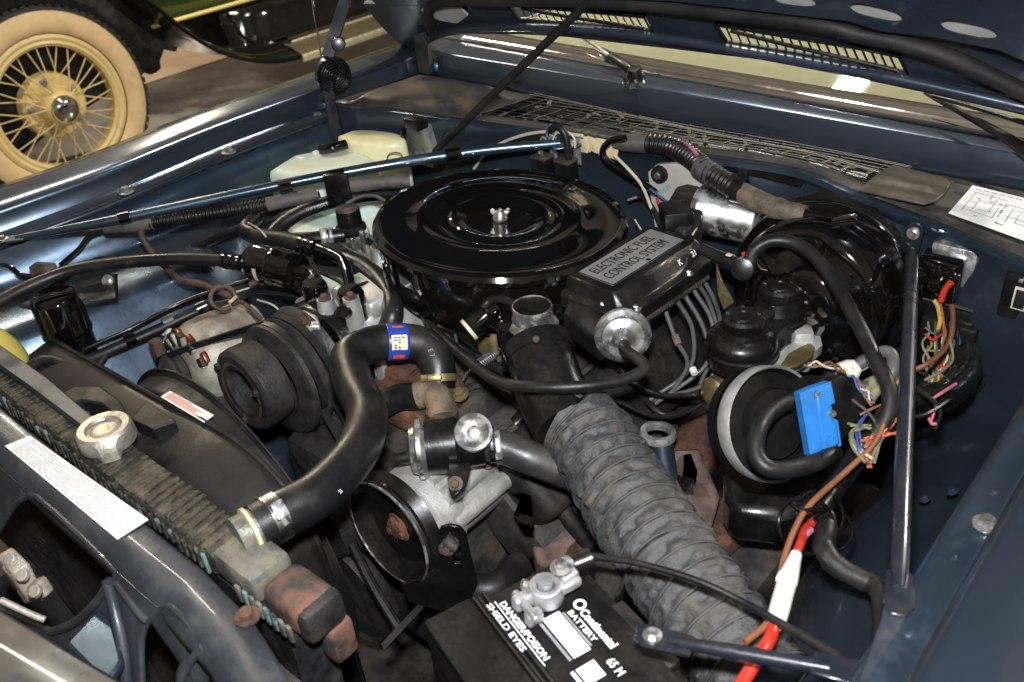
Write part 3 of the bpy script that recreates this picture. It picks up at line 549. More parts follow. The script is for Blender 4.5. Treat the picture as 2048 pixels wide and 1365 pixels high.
MB().sheet([[p, p + nn * .004 + V((0, 0, .003)), p + nn * .04 + V((0, 0, .004)), p + nn * .12, p + nn * .14 + V((0, 0, -.02))] for p in (hd0 - dd * .2, hd0, hd1, hd1 + dd * .5)]).build('header_panel', 'header_ceiling_tint', car, solid=.002)
lw_ = [A(u, v, .8690) for u, v in ((10, 893), (60, 872), (297, 1040), (235, 1080))]
sl = MB().poly3(lw_, (0, 0, .0006)).build('emission_label', 'white_paper', rs)
ln = MB()
for i in range(9):
    t = .1 + .1 * i; s = .05
    while s < .93:
        e = min(.95, s + random.uniform(.02, .09)); p = lw_[0].lerp(lw_[1], t).lerp(lw_[3].lerp(lw_[2], t), s); q = lw_[0].lerp(lw_[1], t).lerp(lw_[3].lerp(lw_[2], t), e)
        stroke(ln, p + V((0, 0, .0012)), q + V((0, 0, .0012)), .0008); s = e + .015 + (.1 if random.random() < .12 else 0)
ln.build('printed_lines', 'print_grey', sl, flat=True)
# ================================================================ radiator
rad = thing('radiator', 'radiator with ribbed brass top tank, verdigris seams and pressure cap', 'radiator', (0, -.65, .35))
MB().box((-.13, -.652, .59), (.86, .045, .47)).build('core', 'condenser_fins', rad)
MB().box((-.16, -.652, .846), (.70, .052, .034), None, .008, 3).build('top_tank', 'radiator_metal', rad, bev=.001)
for i in range(50):
    x = -.48 + i * .0133 + random.uniform(-.001, .001)
    boxo('tank_rib', 'radiator_metal', rad, (x, -.652 + random.uniform(-.002, .002), .8625 + random.uniform(-.0008, .0008)), (.0055 + random.uniform(0, .002), .048, .005), (V((1, .12 + random.uniform(-.06, .06), 0)).normalized(), V((-.12, 1, 0)).normalized(), V((0, 0, 1))), .0024)
for i in range(50):
    x = -.48 + i * .0133
    boxo('seam_tab', 'verdigris' if random.random() < .22 else 'radiator_metal', rad, (x + .004, -.6795, .846 + random.uniform(-.002, .002)), (.006, .004, .024 + random.uniform(-.006, .006)), None, .0015)
boxo('tank_end', 'solder', rad, (.220, -.650, .848), (.072, .052, .038), None, .008)
nd = (A(560, 1030, .868) - A(512, 1056, .868)).normalized(); n0 = A(512, 1056, .868)
tubeo('outlet_neck', 'solder', rad, [n0 - nd * .022, n0, n0 + nd * .02], .0225, 24, 3)
latho('neck_bead', 'tape_cream', rad, [(.020, -.003), (.0262, -.002), (.0262, .002), (.020, .003)], n0 - nd * .006, nd, 28, close=True)
et = MB().box((.290, -.645, .838), (.068, .050, .042), None, .013, 4).build('side_tank', 'tank_rust', rad)
boxo('tank_bracket', 'tank_rust', rad, (.318, -.632, .79), (.026, .03, .05), None, .006)
boxo('tank_cap', 'dark_iron', rad, (.319, -.644, .835), (.024, .050, .043), None, .010)
for i in range(8): boxo('seam_tab', 'verdigris' if i in (1, 4, 5) else 'solder', rad, (.235 + i * .012, -.6805, .842), (.008, .004, .022), None, .0015)
cp = A(215, 876, .875)
latho('filler_neck', 'solder', rad, [(.02, -.03), (.022, -.006), (.03, -.006), (.03, 0), (0, 0)], cp, (0, 0, 1), 28)
rc = latho('radiator_cap', 'cap_metal', rad, [(.0, .013), (.008, .0145), (.014, .014), (.017, .0125), (.020, .0135), (.022, .017), (.030, .018), (.033, .015), (.034, .004), (.034, -.004), (.031, -.006)], cp, (0, 0, 1), 36, fn=lambda r, h, t: (r * (1.12 if r > .03 and abs(math.sin(t + .4)) > .93 else 1), h - (.006 if r > .03 and abs(math.sin(t + .4)) > .93 else 0)))
# core seal strip rising behind the tank on the left
st = [A(-60, 688, .885), A(60, 772, .884), A(165, 852, .883)]
MB().poly3([st[0], st[1], st[2], st[2] + V((.006, .018, 0)), st[1] + V((.0, .024, 0)), st[0] + V((0, .026, 0))], (0, 0, -.014)).build('seal_strip', 'support_paint', rad, bev=.003)

# condenser seen through the openings
cn = thing('condenser', 'black finned condenser panel behind the radiator support openings', 'condenser', (0, -.70, .4))
MB().box((-.1, -.708, .63), (1.1, .008, .40)).build('core', 'condenser_fins', cn)
for i in range(40): boxo('fin_row', 'condenser_fins', cn, (-.1, -.7135, .826 - i * .0095), (1.1, .004, .0035), None, 0)

# ================================================================ fan shroud
sh = thing('fan_shroud', 'dark dusty plastic fan shroud arching behind the radiator', 'fan shroud', (-.05, -.56, .35))
SC = V((-.147, -.495, .573))
def arc(r, y, a0=-20, a1=200, n=44): return [V((SC.x + r * math.cos(R_(a0 + (a1 - a0) * i / n)), y, SC.z + r * math.sin(R_(a0 + (a1 - a0) * i / n)))) for i in range(n + 1)]
rows = zip(arc(.267, -.492), arc(.262, -.490), arc(.256, -.495), arc(.252, -.52), arc(.254, -.53))
MB().sheet([list(r) for r in rows]).build('barrel', 'shroud_plastic', sh, ang=40, solid=.004)
bx_ = [(-.50, .80), (-.33, .812), (-.147, .825), (-.04, .838), (.054, .835), (.128, .797), (.155, .729), (.167, .598), (.175, .35), (-.48, .35)]
hole = [(SC.x + .254 * math.cos(R_(a)), SC.z + .2535 * math.sin(R_(a))) for a in range(0, 360, 10)]
hole = [(min(x, .11), z) for x, z in hole]
MB().plate(bx_, [hole], .004, V((0, -.532, 0)), V((1, 0, 0)), V((0, 0, 1))).build('back_plate', 'shroud_plastic', sh, flat=True)
top = [V((x, 0, z)) for x, z in bx_[:8]] + [V((.175, 0, .45))]
ts = spline(top, 5)
MB().sheet([[p + V((0, -.534, .001)), p + V((0, -.55, .002)), p + V((0, -.59, -.008)), p + V((0, -.622, -.022))] for p in ts]).build('top_skirt', 'shroud_plastic', sh, solid=.003)
tubeo('top_rim', 'shroud_plastic', sh, [p + V((0, -.536, .003)) for p in ts], .004, 8, 1, smooth=False)
sx = [A(322, 795, .834), A(341, 783, .828), A(428, 831, .838), A(408, 846, .844)]
sl = MB().poly3(sx, (0, -.0005, .0012)).build('warning_label', 'white_paper', sh)
ln = MB()
for i in range(5):
    t = .18 + .15 * i; p = sx[0].lerp(sx[1], t); q = sx[3].lerp(sx[2], t); stroke(ln, p.lerp(q, .06) + V((0, 0, .002)), p.lerp(q, random.uniform(.5, .9)) + V((0, 0, .002)), .0016)
ln.build('printed_lines', 'print_red', sl, flat=True)
MB().poly3([A(u, v, .84) for u, v in ((112, 792), (150, 772), (200, 772), (240, 800), (262, 840), (240, 838), (205, 808), (160, 800), (128, 812))], (0, 0, -.03)).build('hose_arch', 'shroud_plastic', sh, bev=.003)
MB().poly3([A(u, v, .846) for u, v in ((262, 838), (292, 800), (352, 842), (305, 858))], (0, 0, -.02)).build('mount_pad', 'dusty_black', sh, bev=.002)

# ================================================================ engine core
en = thing('engine', 'grimy V8 engine with black valve covers and rusty exhaust manifold', 'engine', (0, -.05, .25))
MB().box((0, -.05, .50), (.36, .56, .40), None, .02).build('block', 'iron', en)
MB().box((0, -.03, .715), (.24, .5, .06), None, .015).box((0, -.20, .74), (.10, .09, .05), None, .01).build('intake_manifold', 'iron', en)
for s in (-1, 1):
    ex = V((.75, 0, -.66 * s)) if s > 0 else V((.75, 0, .66)); ez = V((.66 * s, 0, .75))
    c = V((.225 * s + .01, -.02, .675))
    vcv = MB().box(c, (.13, .50, .075), (ez.cross(V((0, 1, 0))) * -1, V((0, 1, 0)), ez), .02, 3).build('valve_cover', 'dusty_black', en)
    for k in range(4): bolt(vcv, c + V((.06 * s, -.2 + .13 * k, -.06)), ez, .006, 'iron')
    MB().box(V((.20 * s, -.02, .62)), (.17, .52, .09), (ez.cross(V((0, 1, 0))) * -1, V((0, 1, 0)), ez), .01).build('cylinder_head', 'iron', en)
em = [V((.33, y, .56 + .01 * math.sin(y * 20))) for y in (-.30, -.2, -.05, .1, .2)]
MB().tube(em, [.03, .04, .042, .04, .035], 14, 6, fn=lambda L, t: 1 + .12 * math.sin(L * 55) + .05 * math.sin(3 * t + L * 30)).build('exhaust_manifold', 'rust', en)
MB().poly3([A(u, v, .60) for u, v in ((1060, 1075), (1085, 1000), (1130, 975), (1170, 1010), (1205, 1090), (1180, 1150), (1120, 1150), (1075, 1120))], (0, 0, -.05)).build('manifold_shield', 'pink_rust', en, bev=.008)
MB().poly3([A(u, v, .62) for u, v in ((1330, 900), (1400, 895), (1440, 990), (1420, 1060), (1370, 1040), (1335, 960))], (0, 0, -.04)).build('manifold_shield', 'pink_rust', en, bev=.006)
MB().poly3([A(u, v, .60) for u, v in ((1400, 1040), (1450, 985), (1500, 1050), (1450, 1095), (1402, 1092))], (0, 0, -.03)).build('steering_coupler', 'rust', en, bev=.004)
MB().box((0, -.36, .52), (.30, .05, .30), None, .02).lathe([(0, .06), (.05, .06), (.06, .03), (.06, 0), (0, 0)], (0, -.38, .6), (0, -1, 0), 24).build('timing_cover', 'dark_iron', en)
th_ = A(872, 775, .765)
MB().lathe([(0, .03), (.024, .03), (.026, .022), (.04, .012), (.044, -.012), (.05, -.05), (0, -.05)], th_, (.1, .2, 1), 20).box(th_ + V((-.05, -.03, -.03)), (.09, .06, .05), None, .012).build('thermostat_housing', 'rust', en)
MB().box(A(800, 745, .75), (.07, .05, .04), None, .012).box(A(835, 770, .74), (.04, .03, .05), None, .01).build('water_outlet', 'rust', en)
for u, v, z in ((895, 770, .775), (920, 790, .77), (845, 835, .74)): bolt(en, A(u, v, z), (0, -.3, 1), .008, 'brass_zinc')
# carburettor hardware and odds and ends between manifold and air cleaner
cb = MB().box((.02, -.03, .78), (.12, .16, .07), None, .01).box((.07, -.10, .775), (.05, .06, .05), None, .008).build('carburettor', 'brass_zinc', en)
for i, (a, b_, c) in enumerate((((655, 470), (740, 500), (790, 560)), ((860, 600), (930, 640), (1000, 690)), ((900, 690), (960, 720), (1010, 745)), ((880, 640), (930, 660), (990, 640)), ((840, 620), (870, 630), (900, 625)))):
    tubeo('vacuum_line', ('rubber', 'galvanised', 'rubber', 'galvanised', 'wire_grey')[i], en, [A(*a, .80), A(*b_, .785), A(*c, .78)], (.005, .003, .008, .004, .006)[i], 8, 6)
cl = A(940, 740, .79); ce = A(990, 708, .80)
ax = (ce - cl); a_, b_, c_ = frame(ax); hp = [cl + ax * t + (a_ * math.cos(t * 80) + b_ * math.sin(t * 80)) * .007 for t in [i / 150 for i in range(151)]]
tubeo('return_spring', 'galvanised', en, hp, .0011, 5, 1, smooth=False)
tubeo('spring_end', 'galvanised', en, [A(925, 762, .785), cl, ce, A(1006, 700, .80)], .0012, 6, 3)
for pts, r, mt in ((((760, 785, .73), (800, 800, .74), (840, 775, .74), (870, 790, .74)), .016, 'rubber'), (((1030, 850, .70), (1060, 830, .71), (1100, 880, .70), (1130, 910, .69)), .012, 'satin_black'), (((1050, 960, .66), (1100, 985, .65), (1140, 1040, .63), (1190, 1100, .62)), .011, 'rubber'), (((1290, 800, .70), (1330, 830, .69), (1390, 815, .68)), .005, 'rubber'), (((640, 620, .75), (700, 660, .74), (720, 700, .72)), .006, 'rubber')):
    tubeo('coolant_pipe', mt, en, AL(*pts), r, 12, 7)
st_ = A(1322, 885, .66)
MB().tube([st_, st_ + (A(1335, 980, .60) - st_)], .018, 16, 3).build('oil_filler_tube', 'paint_bay', en)
latho('tube_collar', 'galvanised', en, [(.019, -.006), (.026, -.006), (.028, 0), (.026, .006), (.019, .006)], A(1316, 868, .67), (0, .1, 1), 24, close=True)
latho('lower_pulley', 'dark_iron', en, [(0, .03), (.05, .03), (.085, .026), (.09, .03), (.092, .02), (.082, .014), (.092, .006), (.09, 0), (0, 0)], (0, -.40, .45), (0, -1, 0), 36)

# ================================================================ air cleaner
AC = V((0, 0, .92)); AN = V((math.sin(R_(4.2)) * .723, math.sin(R_(4.2)) * .691, math.cos(R_(4.2))))
ac = thing('air_cleaner', 'round glossy black air cleaner with wing nut on top of engine', 'air cleaner', (0, 0, .80))
latho('lid', 'gloss_black', ac, [(0, -.003), (.05, -.003), (.058, -.0015), (.068, .004), (.076, .005), (.083, .0005), (.09, .0), (.096, .003), (.104, .0042), (.118, .0036), (.124, .0062), (.131, .0062), (.138, .0018), (.160, .001), (.183, .0), (.189, .0032), (.196, .0015), (.2, -.005), (.199, -.013), (.194, -.016), (.185, -.016)], AC, AN, 96)
latho('housing', 'gloss_black', ac, [(.188, -.012), (.1885, -.03), (.187, -.085), (.183, -.094), (.16, -.102), (.08, -.106), (0, -.106)], AC, AN, 96)
wn_ = MB().lathe([(.010, -.003), (.012, 0), (.010, .008), (.006, .014), (0, .014)], AC + AN * .0, AN, 20)
for s in (-1, 1):
    wn_.poly3([AC + AN * h + V((.8, .6, 0)) * (x * s) + V((.3, -.4, 0)) * .004 for x, h in ((.003, .003), (.009, .004), (.015, .010), (.016, .016), (.011, .018), (.005, .011))], V((.48, -.64, 0)) * -.004)
wn_.tube([AC, AC + AN * .017], .0028, 10, 2); wn_.build('wing_nut', 'zinc', ac, bev=.0012)
for th in (200, 250):
    d = V((math.cos(R_(th)), math.sin(R_(th)), 0)); boxo('lid_clip', 'gloss_black', ac, AC + d * .196 + AN * -.045, (.006, .02, .06), (d, V((-d.y, d.x, 0)), AN), .002)
# snorkel, thermostatic flap housing with vacuum motor, elbow
sn0 = A(1050, 585, .865); sn1 = A(1062, 690, .858)
MB().box((sn0 + sn1) / 2 + V((-.03, .03, -.01)), (.085, .17, .055), (V((.75, .66, 0)), V((.66, -.75, 0)), V((0, 0, 1)) * -1), .014, 3).build('snorkel', 'gloss_black', ac)
vm = A(1066, 648, .868)
latho('vacuum_motor', 'zinc', ac, [(.034, -.004), (.036, 0), (.034, .004), (.029, .008), (.0275, .022), (.0285, .027), (.0275, .030), (.026, .0305), (.026, .028)], vm, (.02, 0, 1), 36)
latho('motor_cap', 'satin_black', ac, [(.0265, .0285), (0, .0275)], vm, (.02, 0, 1), 30)
e0, e1, e2, e3 = A(1072, 690, .852), A(1085, 730, .838), A(1105, 790, .818), A(1140, 850, .80)
tubeo('snorkel_elbow', 'satin_black', ac, [e0, e1, e2, e3], [.046, .046, .047, .050], 32, 8)
latho('elbow_ring', 'satin_black', ac, [(.046, -.012), (.0485, -.010), (.0485, .010), (.046, .012)], A(1078, 702, .848), e1 - e0, 36, close=True)
latho('rivet', 'copper', ac, [(0, .004), (.004, .003), (.005, 0), (0, 0)], A(1072, 679, .888), (.4, -.6, .7), 12)
ts_ = A(962, 640, .868); tax = A(938, 660, .858) - ts_
latho('temperature_sensor', 'gloss_black', ac, [(0, .026), (.015, .026), (.0165, .02), (.016, -.01), (.009, -.016), (.008, -.03), (0, -.03)], ts_, tax, 24)
latho('sensor_ring', 'cream_wire', ac, [(.0145, .024), (.0175, .024), (.0175, .019), (.0145, .019)], ts_, tax, 24, close=True)
tubeo('sensor_hose', 'rubber', ac, [A(962, 628, .875), A(975, 605, .885), A(1000, 598, .892), A(1030, 610, .89)], .0065, 10, 6)
boxo('spring_bracket', 'satin_black', ac, A(1010, 705, .835), (.006, .012, .06), None, .002)
boxo('snorkel_strap', 'satin_black', ac, A(1165, 770, .845), (.05, .012, .004), (V((.8, .5, .2)).normalized(), V((-.5, .8, 0)).normalized(), V((-.2, -.1, 1)).normalized()), .001)

# fresh air duct
du = [e3 + (e3 - e2) * -.25] + AL((1170, 860, .795), (1225, 950, .778), (1290, 1050, .768), (1365, 1160, .762), (1440, 1260, .755), (1530, 1380, .745))
PIT = .0235
def dfn(L, t):
    ph = (L / PIT) % 1.0; sag = math.sin(math.pi * ph)
    n_ = noise.noise(V((math.cos(t) * 3.2, math.sin(t) * 3.2, L * 60))) * .13 + noise.noise(V((math.cos(t) * 9, math.sin(t) * 9, L * 110 + 9))) * .09
    return .985 - .05 * sag + n_ * (sag * .9 + .1)
dt = thing('air_duct', 'ribbed grey cloth fresh air duct running down from the air cleaner snorkel', 'air duct', du[3] + V((0, 0, -.06)))
RS = [.050, .055, .058, .058, .056, .054]
MB().tube(du, RS, 72, 72, fn=dfn).build('sleeve', 'duct_cloth', dt, ang=75)
pth = spline(du, 72); L = 0; nxt = PIT
for i in range(1, len(pth) - 1):
    L += (pth[i] - pth[i - 1]).length
    if L >= nxt:
        nxt += PIT; t = (pth[i + 1] - pth[i - 1]).normalized() + V((random.uniform(-.05, .05), random.uniform(-.05, .05), .05)); a_, b_, c_ = frame(t); x = i / (len(pth) - 1) * (len(RS) - 1); j = min(int(x), len(RS) - 2); rr = RS[j] + (RS[j + 1] - RS[j]) * (x - j)
        MB().lathe([(rr * .992 + .0016 * math.cos(q), .0017 * math.sin(q)) for q in [k * math.pi / 3 for k in range(6)]], pth[i], t, 48, close=True, fn=lambda r, h, th, s_=i: (r * (1 + .018 * noise.noise(V((math.cos(th) * 1.5, math.sin(th) * 1.5, s_)))), h + .003 * noise.noise(V((math.cos(th), math.sin(th), s_ + 5))))).build('duct_rib', 'duct_cloth', dt, ang=80)

# ================================================================ electronic control box
ec = thing('control_box', 'black electronic control box with silver nameplate on air cleaner side', 'control box', A(1270, 540, .82))
ZB = .912
K = {k: A(u, v, ZB) for k, (u, v) in dict(L=(1154, 544), T=(1300, 459), R=(1370, 476), B=(1228, 568)).items()}
cx = sum(K.values(), V()) / 4; ex = (K['T'] - K['L'] + K['R'] - K['B']).normalized(); ey = V((-ex.y, ex.x, 0)); lx = ((K['T'] - K['L']).length + (K['R'] - K['B']).length) / 2; ly = abs((K['L'] - K['B']).dot(ey))
def EB(a, b, z=ZB): return V((cx.x, cx.y, z)) + ex * a + ey * b
rows = []
def rr4(ax0, ax1, ay0, ay1, z, c=.006): return [EB(x, y, z) for x, y in ((ax0 + c, ay0), (ax1 - c, ay0), (ax1, ay0 + c), (ax1, ay1 - c), (ax1 - c, ay1), (ax0 + c, ay1), (ax0, ay1 - c), (ax0, ay0 + c))]
def loft(loops):
    b = MB(); n = len(loops[0]); vs = [p for l in loops for p in l]; fs = [[i * n + j, i * n + (j + 1) % n, (i + 1) * n + (j + 1) % n, (i + 1) * n + j] for i in range(len(loops) - 1) for j in range(n)]
    return b.add(vs, fs + [list(range(n))[::-1], list(range((len(loops) - 1) * n, len(loops) * n))])
x0, x1, y0, y1 = -lx / 2 - .012, lx / 2 + .014, -ly / 2 - .012, ly / 2 + .012
loft([rr4(x0, x1, y0, y1, ZB - .003), rr4(x0 - .003, x1 + .003, y0 - .006, y1 + .002, ZB - .008), rr4(x0 - .006, x1 + .005, y0 - .016, y1 + .004, ZB - .026), rr4(x0 - .014, x1 + .008, y0 - .026, y1 + .006, ZB - .031), rr4(x0 - .015, x1 + .008, y0 - .027, y1 + .006, ZB - .050)]).build('cover', 'black_plastic', ec, bev=.002)
loft([rr4(x0 - .010, x1 + .004, y0 - .022, y1, ZB - .050), rr4(x0 - .010, x1 + .002, y0 - .02, y1, ZB - .070)]).build('base', 'satin_black', ec)
b = MB()
for i in range(30): b.box(EB(x0 + .01 + (x1 - x0 - .02) * i / 29, y0 - .028, ZB - .053), (.0035, .005, .006), (ex, ey, V((0, 0, 1))), .0008)
b.build('gasket_teeth', 'iron', ec)
npl = MB().plate([(-lx / 2, -ly / 2), (lx / 2, -ly / 2), (lx / 2, ly / 2), (-lx / 2, ly / 2)], [], .0012, EB(0, 0, ZB - .0018), ex, ey).build('nameplate', 'plate_silver', ec)
UPZ = V((0, 0, 1))
bw = .0022
b = MB()
for (a, c, d, e_) in ((-lx / 2, -ly / 2, lx / 2, -ly / 2), (-lx / 2, ly / 2, lx / 2, ly / 2), (-lx / 2, -ly / 2, -lx / 2, ly / 2), (lx / 2, -ly / 2, lx / 2, ly / 2)): stroke(b, EB(a, c, ZB - .0008), EB(d, e_, ZB - .0008), bw)
b.build('nameplate_border', 'print_black', npl, flat=True)
ts1 = ly * .40
text('nameplate_lettering', 'ELECTRONIC FUEL', 'print_black', npl, EB(-lx / 2 + .010, ly * .09, ZB - .0012), ex, ey, ((lx - .022) / 9.0, ts1))
text('nameplate_lettering', 'ELECTRONIC FUEL', 'print_black', npl, EB(-lx / 2 + .0108, ly * .09 + .0003, ZB - .0013), ex, ey, ((lx - .022) / 9.0, ts1))
text('nameplate_lettering', 'CONTROL SYSTEM', 'print_black', npl, EB(-lx / 2 + .010, -ly * .30, ZB - .0012), ex, ey, ((lx - .022) / 9.0, ts1))
text('nameplate_lettering', 'CONTROL SYSTEM', 'print_black', npl, EB(-lx / 2 + .0108, -ly * .30 + .0003, ZB - .0013), ex, ey, ((lx - .022) / 9.0, ts1))
pn = EB(lx * .02, -ly * .41, ZB - .0006); b = MB()
b.add([pn + (ex * math.cos(R_(90 + 72 * i)) + ey * math.sin(R_(90 + 72 * i))) * .0042 for i in range(5)], [[0, 1, 2, 3, 4]]); b.build('nameplate_emblem', 'print_black', npl, flat=True)
b = MB(); stroke(b, pn + ex * .008, pn + ex * .034, .0022); b.build('nameplate_lettering', 'print_grey', npl, flat=True)
for a, c, z in ((x0 + .02, y0 - .021, ZB - .031), (x1 - .05, y0 - .021, ZB - .031), (x1 - .02, y1, ZB - .03)): bolt(ec, EB(a, c, z), (0, 0, 1), .0045, 'zinc')
dsc = A(1246, 672, .865); dax = V((.60, -.74, .20)).normalized()
loft([[EB(a, b_, z) for a, b_ in q] for z, q in ((ZB - .033, ((x0 - .01, y1 - .01), (x0 - .02, y0 - .02), (x0 + .03, y0 - .028), (x0 + .04, y1 - .02))), (ZB - .05, ((x0 - .03, y1 - .015), (x0 - .05, y0 - .015), (x0 + .025, y0 - .032), (x0 + .04, y1 - .02))), (ZB - .085, ((x0 - .03, y1 - .015), (x0 - .05, y0 - .015), (x0 + .02, y0 - .03), (x0 + .04, y1 - .02))))]).build('sensor_housing', 'black_plastic', ec, bev=.005)
latho('diaphragm_mount', 'black_plastic', ec, [(.0, -.045), (.030, -.045), (.033, -.02), (.034, -.006), (.031, 0), (0, 0)], dsc, dax, 36)
latho('vacuum_diaphragm', 'zinc', ec, [(.0355, -.008), (.038, -.006), (.0385, -.001), (.036, .002), (.030, .004), (.028, .007), (.018, .009), (.014, .012), (.010, .018), (.006, .022), (.0045, .034), (0, .034)], dsc, dax, 44)
for u, v in ((1205, 610), (1245, 655)): bolt(ec, A(u, v, .885), (.4, -.5, .7), .0035, 'zinc', washer=False)
text('paint_mark', '21', 'print_white', ec, EB(x1 - .028, y0 - .012, ZB - .0165), ex, (ey * .55 + UPZ * .83).normalized(), (.012, .012), bold=.02)
text('paint_mark', 'K', 'print_white', ec, EB(x1 - .06, y0 - .012, ZB - .0165), ex, (ey * .55 + UPZ * .83).normalized(), (.012, .012), bold=.02)
# vacuum hose to the manifold
tip = dsc + dax * .032
tag(tubeo('vacuum_hose', 'rubber', None, [tip, tip + dax * .02, A(1290, 735, .87), A(1240, 762, .868), A(1150, 774, .872), A(1060, 774, .868), A(995, 763, .855), A(942, 725, .84), A(900, 690, .83), A(862, 650, .82), A(835, 600, .80)], .0075, 14, 8), 'thin grey rubber vacuum hose looping from silver diaphragm across the snorkel elbow', 'hose')
# spark plug and sensor wires hanging under the box
hw = thing('plug_wires', 'bundle of grey ignition wires hanging below the control box', 'wires', A(1380, 640, .70))
for i, (p, q, r, s) in enumerate((((1352, 598, .85), (1385, 660, .80), (1378, 740, .74), (1300, 800, .70)), ((1368, 588, .85), (1408, 660, .80), (1412, 730, .75), (1310, 808, .70)), ((1386, 578, .85), (1425, 650, .80), (1420, 760, .74), (1290, 805, .69)), ((1398, 570, .85), (1420, 610, .81), (1435, 680, .76), (1400, 770, .72)), ((1330, 620, .84), (1352, 680, .80), (1375, 730, .76), (1340, 790, .71)), ((1410, 565, .85), (1428, 600, .82), (1440, 640, .78), (1444, 700, .74)))):
    tubeo('plug_wire', 'wire_grey', hw, AL(p, q, r, s), .0034, 10, 7)
tubeo('wire_boot', 'pink_rust', hw, AL((1350, 672, .803), (1357, 690, .795)), .0055, 10, 3)
tubeo('wire_tag', 'white_plastic', hw, AL((1385, 738, .76), (1390, 748, .757)), .0055, 8, 3)
def seam(L, t): return 1 + .016 * math.exp(-((t - 5.2) / .10) ** 2) + .010 * noise.noise(V((L * 25, math.cos(t), math.sin(t))))
# ================================================================ upper radiator hose
uh = thing('radiator_hose', 'thick black upper radiator hose snaking from radiator to thermostat housing', 'radiator hose', A(720, 800, .80))
hs = AL((512, 1056, .868), (560, 1030, .868), (640, 985, .865), (712, 905, .86), (734, 830, .852), (706, 765, .850), (700, 715, .850), (742, 690, .848), (800, 682, .840), (850, 692, .830), (874, 728, .812), (876, 775, .785))
tubeo('hose', 'hose_rubber', uh, hs, [.0262, .0262, .0262, .0262, .0262, .0265, .0265, .026, .0255, .025, .025, .025], 56, 10, fn=seam)
clamp(uh, hs[1] * .75 + hs[0] * .25, hs[2] - hs[0], .0265, .016, 'zinc_bright')
s0, s1 = A(772, 685, .844), A(812, 683, .838); sd = (s1 - s0).normalized(); sm = (s0 + s1) / 2
latho('blue_sticker', 'sticker_blue', uh, [(.0262, -.015), (.0268, -.014), (.0266, .014), (.026, .015)], sm, sd, 40)
a_, b_, c_ = frame(sd, ref=(CAM_POS - sm))
def onh(th, h, r=.02735): return sm + (a_ * math.cos(th) + b_ * math.sin(th)) * r + c_ * h
MB().sheet([[onh(t, h) for h in (-.011, 0, .011)] for t in [-.35 + .16 * i for i in range(6)]]).build('part_number_sticker', 'sticker_cream', uh)
MB().sheet([[onh(t, h, .0275) for h in (-.008, 0, .008)] for t in (.75, .85, .95, 1.05)]).build('red_mark', 'sticker_red', uh)
MB().sheet([[onh(t, h, .0275) for h in (-.008, 0, .008)] for t in (-.95, -.87, -.8)]).build('red_mark', 'sticker_red', uh)
ln = MB()
for i in range(6):
    for j in range(3):
        if random.random() < .8: t = -.24 + .13 * i; h = -.008 + .0055 * j; ln.add([onh(t, h, .0277), onh(t + .07, h, .0277), onh(t + .07, h + .0042, .0277), onh(t, h + .0042, .0277)], [[0, 1, 2, 3]])
ln.build('printed_lines', 'sticker_blue', uh)
ln = MB()
for i in range(7):
    p = A(868, 700 + 9 * i, .832 - .002 * i) ; ln.box(p + (CAM_POS - p).normalized() * .004, (.004, .0035, .002), None, .0005)
clamp(uh, hs[-1] * .6 + hs[-2] * .4, hs[-1] - hs[-2], .0255, .010, 'brass_zinc')

# ================================================================ air conditioning compressor
cm = thing('compressor', 'silver air conditioning compressor with black grooved clutch pulley', 'compressor', A(600, 720, .62))
PC = A(503, 774, .758); ax = V((0, -1, .04)).normalized(); pr = pxm(PC)
R0 = .078
latho('pulley', 'dark_iron', cm, [(0.0580, 0.0132), (0.0835, 0.0110), (0.0905, 0.0066), (0.0916, 0.0000), (0.0812, -0.0066), (0.0812, -0.0132), (0.0916, -0.0198), (0.0916, -0.0242), (0.0812, -0.0308), (0.0812, -0.0374), (0.0928, -0.0440), (0.0974, -0.0550), (0.0580, -0.0605)], PC + V((.022, .04, 0)), ax, 56, close=True)
latho('clutch_coil', 'satin_black', cm, [(.05, 0), (.093, 0), (.096, -.006), (.096, -.030), (.090, -.038), (.05, -.038)], PC + V((.032, .105, 0)), ax, 56, close=True)
latho('clutch_plate', 'dark_iron', cm, [(.0340, .013), (.038, .017), (.060, .019), (.0665, .014), (.0680, .004), (.0660, -.028), (.0340, -.028)], PC, ax, 48, close=True)
latho('plate_groove', 'rusty_steel', cm, [(.044, .0188), (.047, .0192), (.050, .0190)], PC, ax, 48)
latho('hub_bore', 'rusty_steel', cm, [(0.0354, 0.0110), (0.0336, -0.0220), (0.0139, -0.0330), (0.0116, -0.0264), (0.0000, -0.0242)], PC, ax, 32)
for i in range(3): th = i * 2.094 + .4; bolt(cm, PC + ax * .018 + V((math.cos(th) * .054, 0, math.sin(th) * .054)), ax, .006, 'dark_iron', washer=False)
text('belt_lettering', 'HEAVY DUTY', 'print_grey', cm, PC + V((.037, .11, .104)), V((0, 1, 0)), V((-1, 0, 0)), (.01, .008), up=.001)
BC = PC + V((.055, .215, .0))
MB().lathe([(0, .075), (.07, .075), (.085, .065), (.088, .02), (.088, -.07), (.08, -.09), (0, -.095)], BC, ax, 48).box(BC + V((.01, .02, .085)), (.10, .15, .035), None, .012).build('body', 'aluminium_clean', cm, bev=.002)
for dx, dy, h in ((-.045, -.075, .03), (.045, -.075, .03), (-.045, .06, .03), (.05, .05, .03), (0, -.09, .02)):
    MB().lathe([(0, h), (.012, h), (.014, 0), (.014, -.04), (0, -.04)], BC + V((dx, dy, .09)), (0, 0, 1), 20).build('boss', 'aluminium_clean', cm)
    bolt(cm, BC + V((dx, dy, .09 + h)), (0, 0, 1), .0060, 'rusty_steel')
MB().lathe([(.078, .078), (.092, .078), (.092, .068), (.078, .068)], BC, ax, 48, close=True).build('head_ring', 'aluminium_clean', cm)
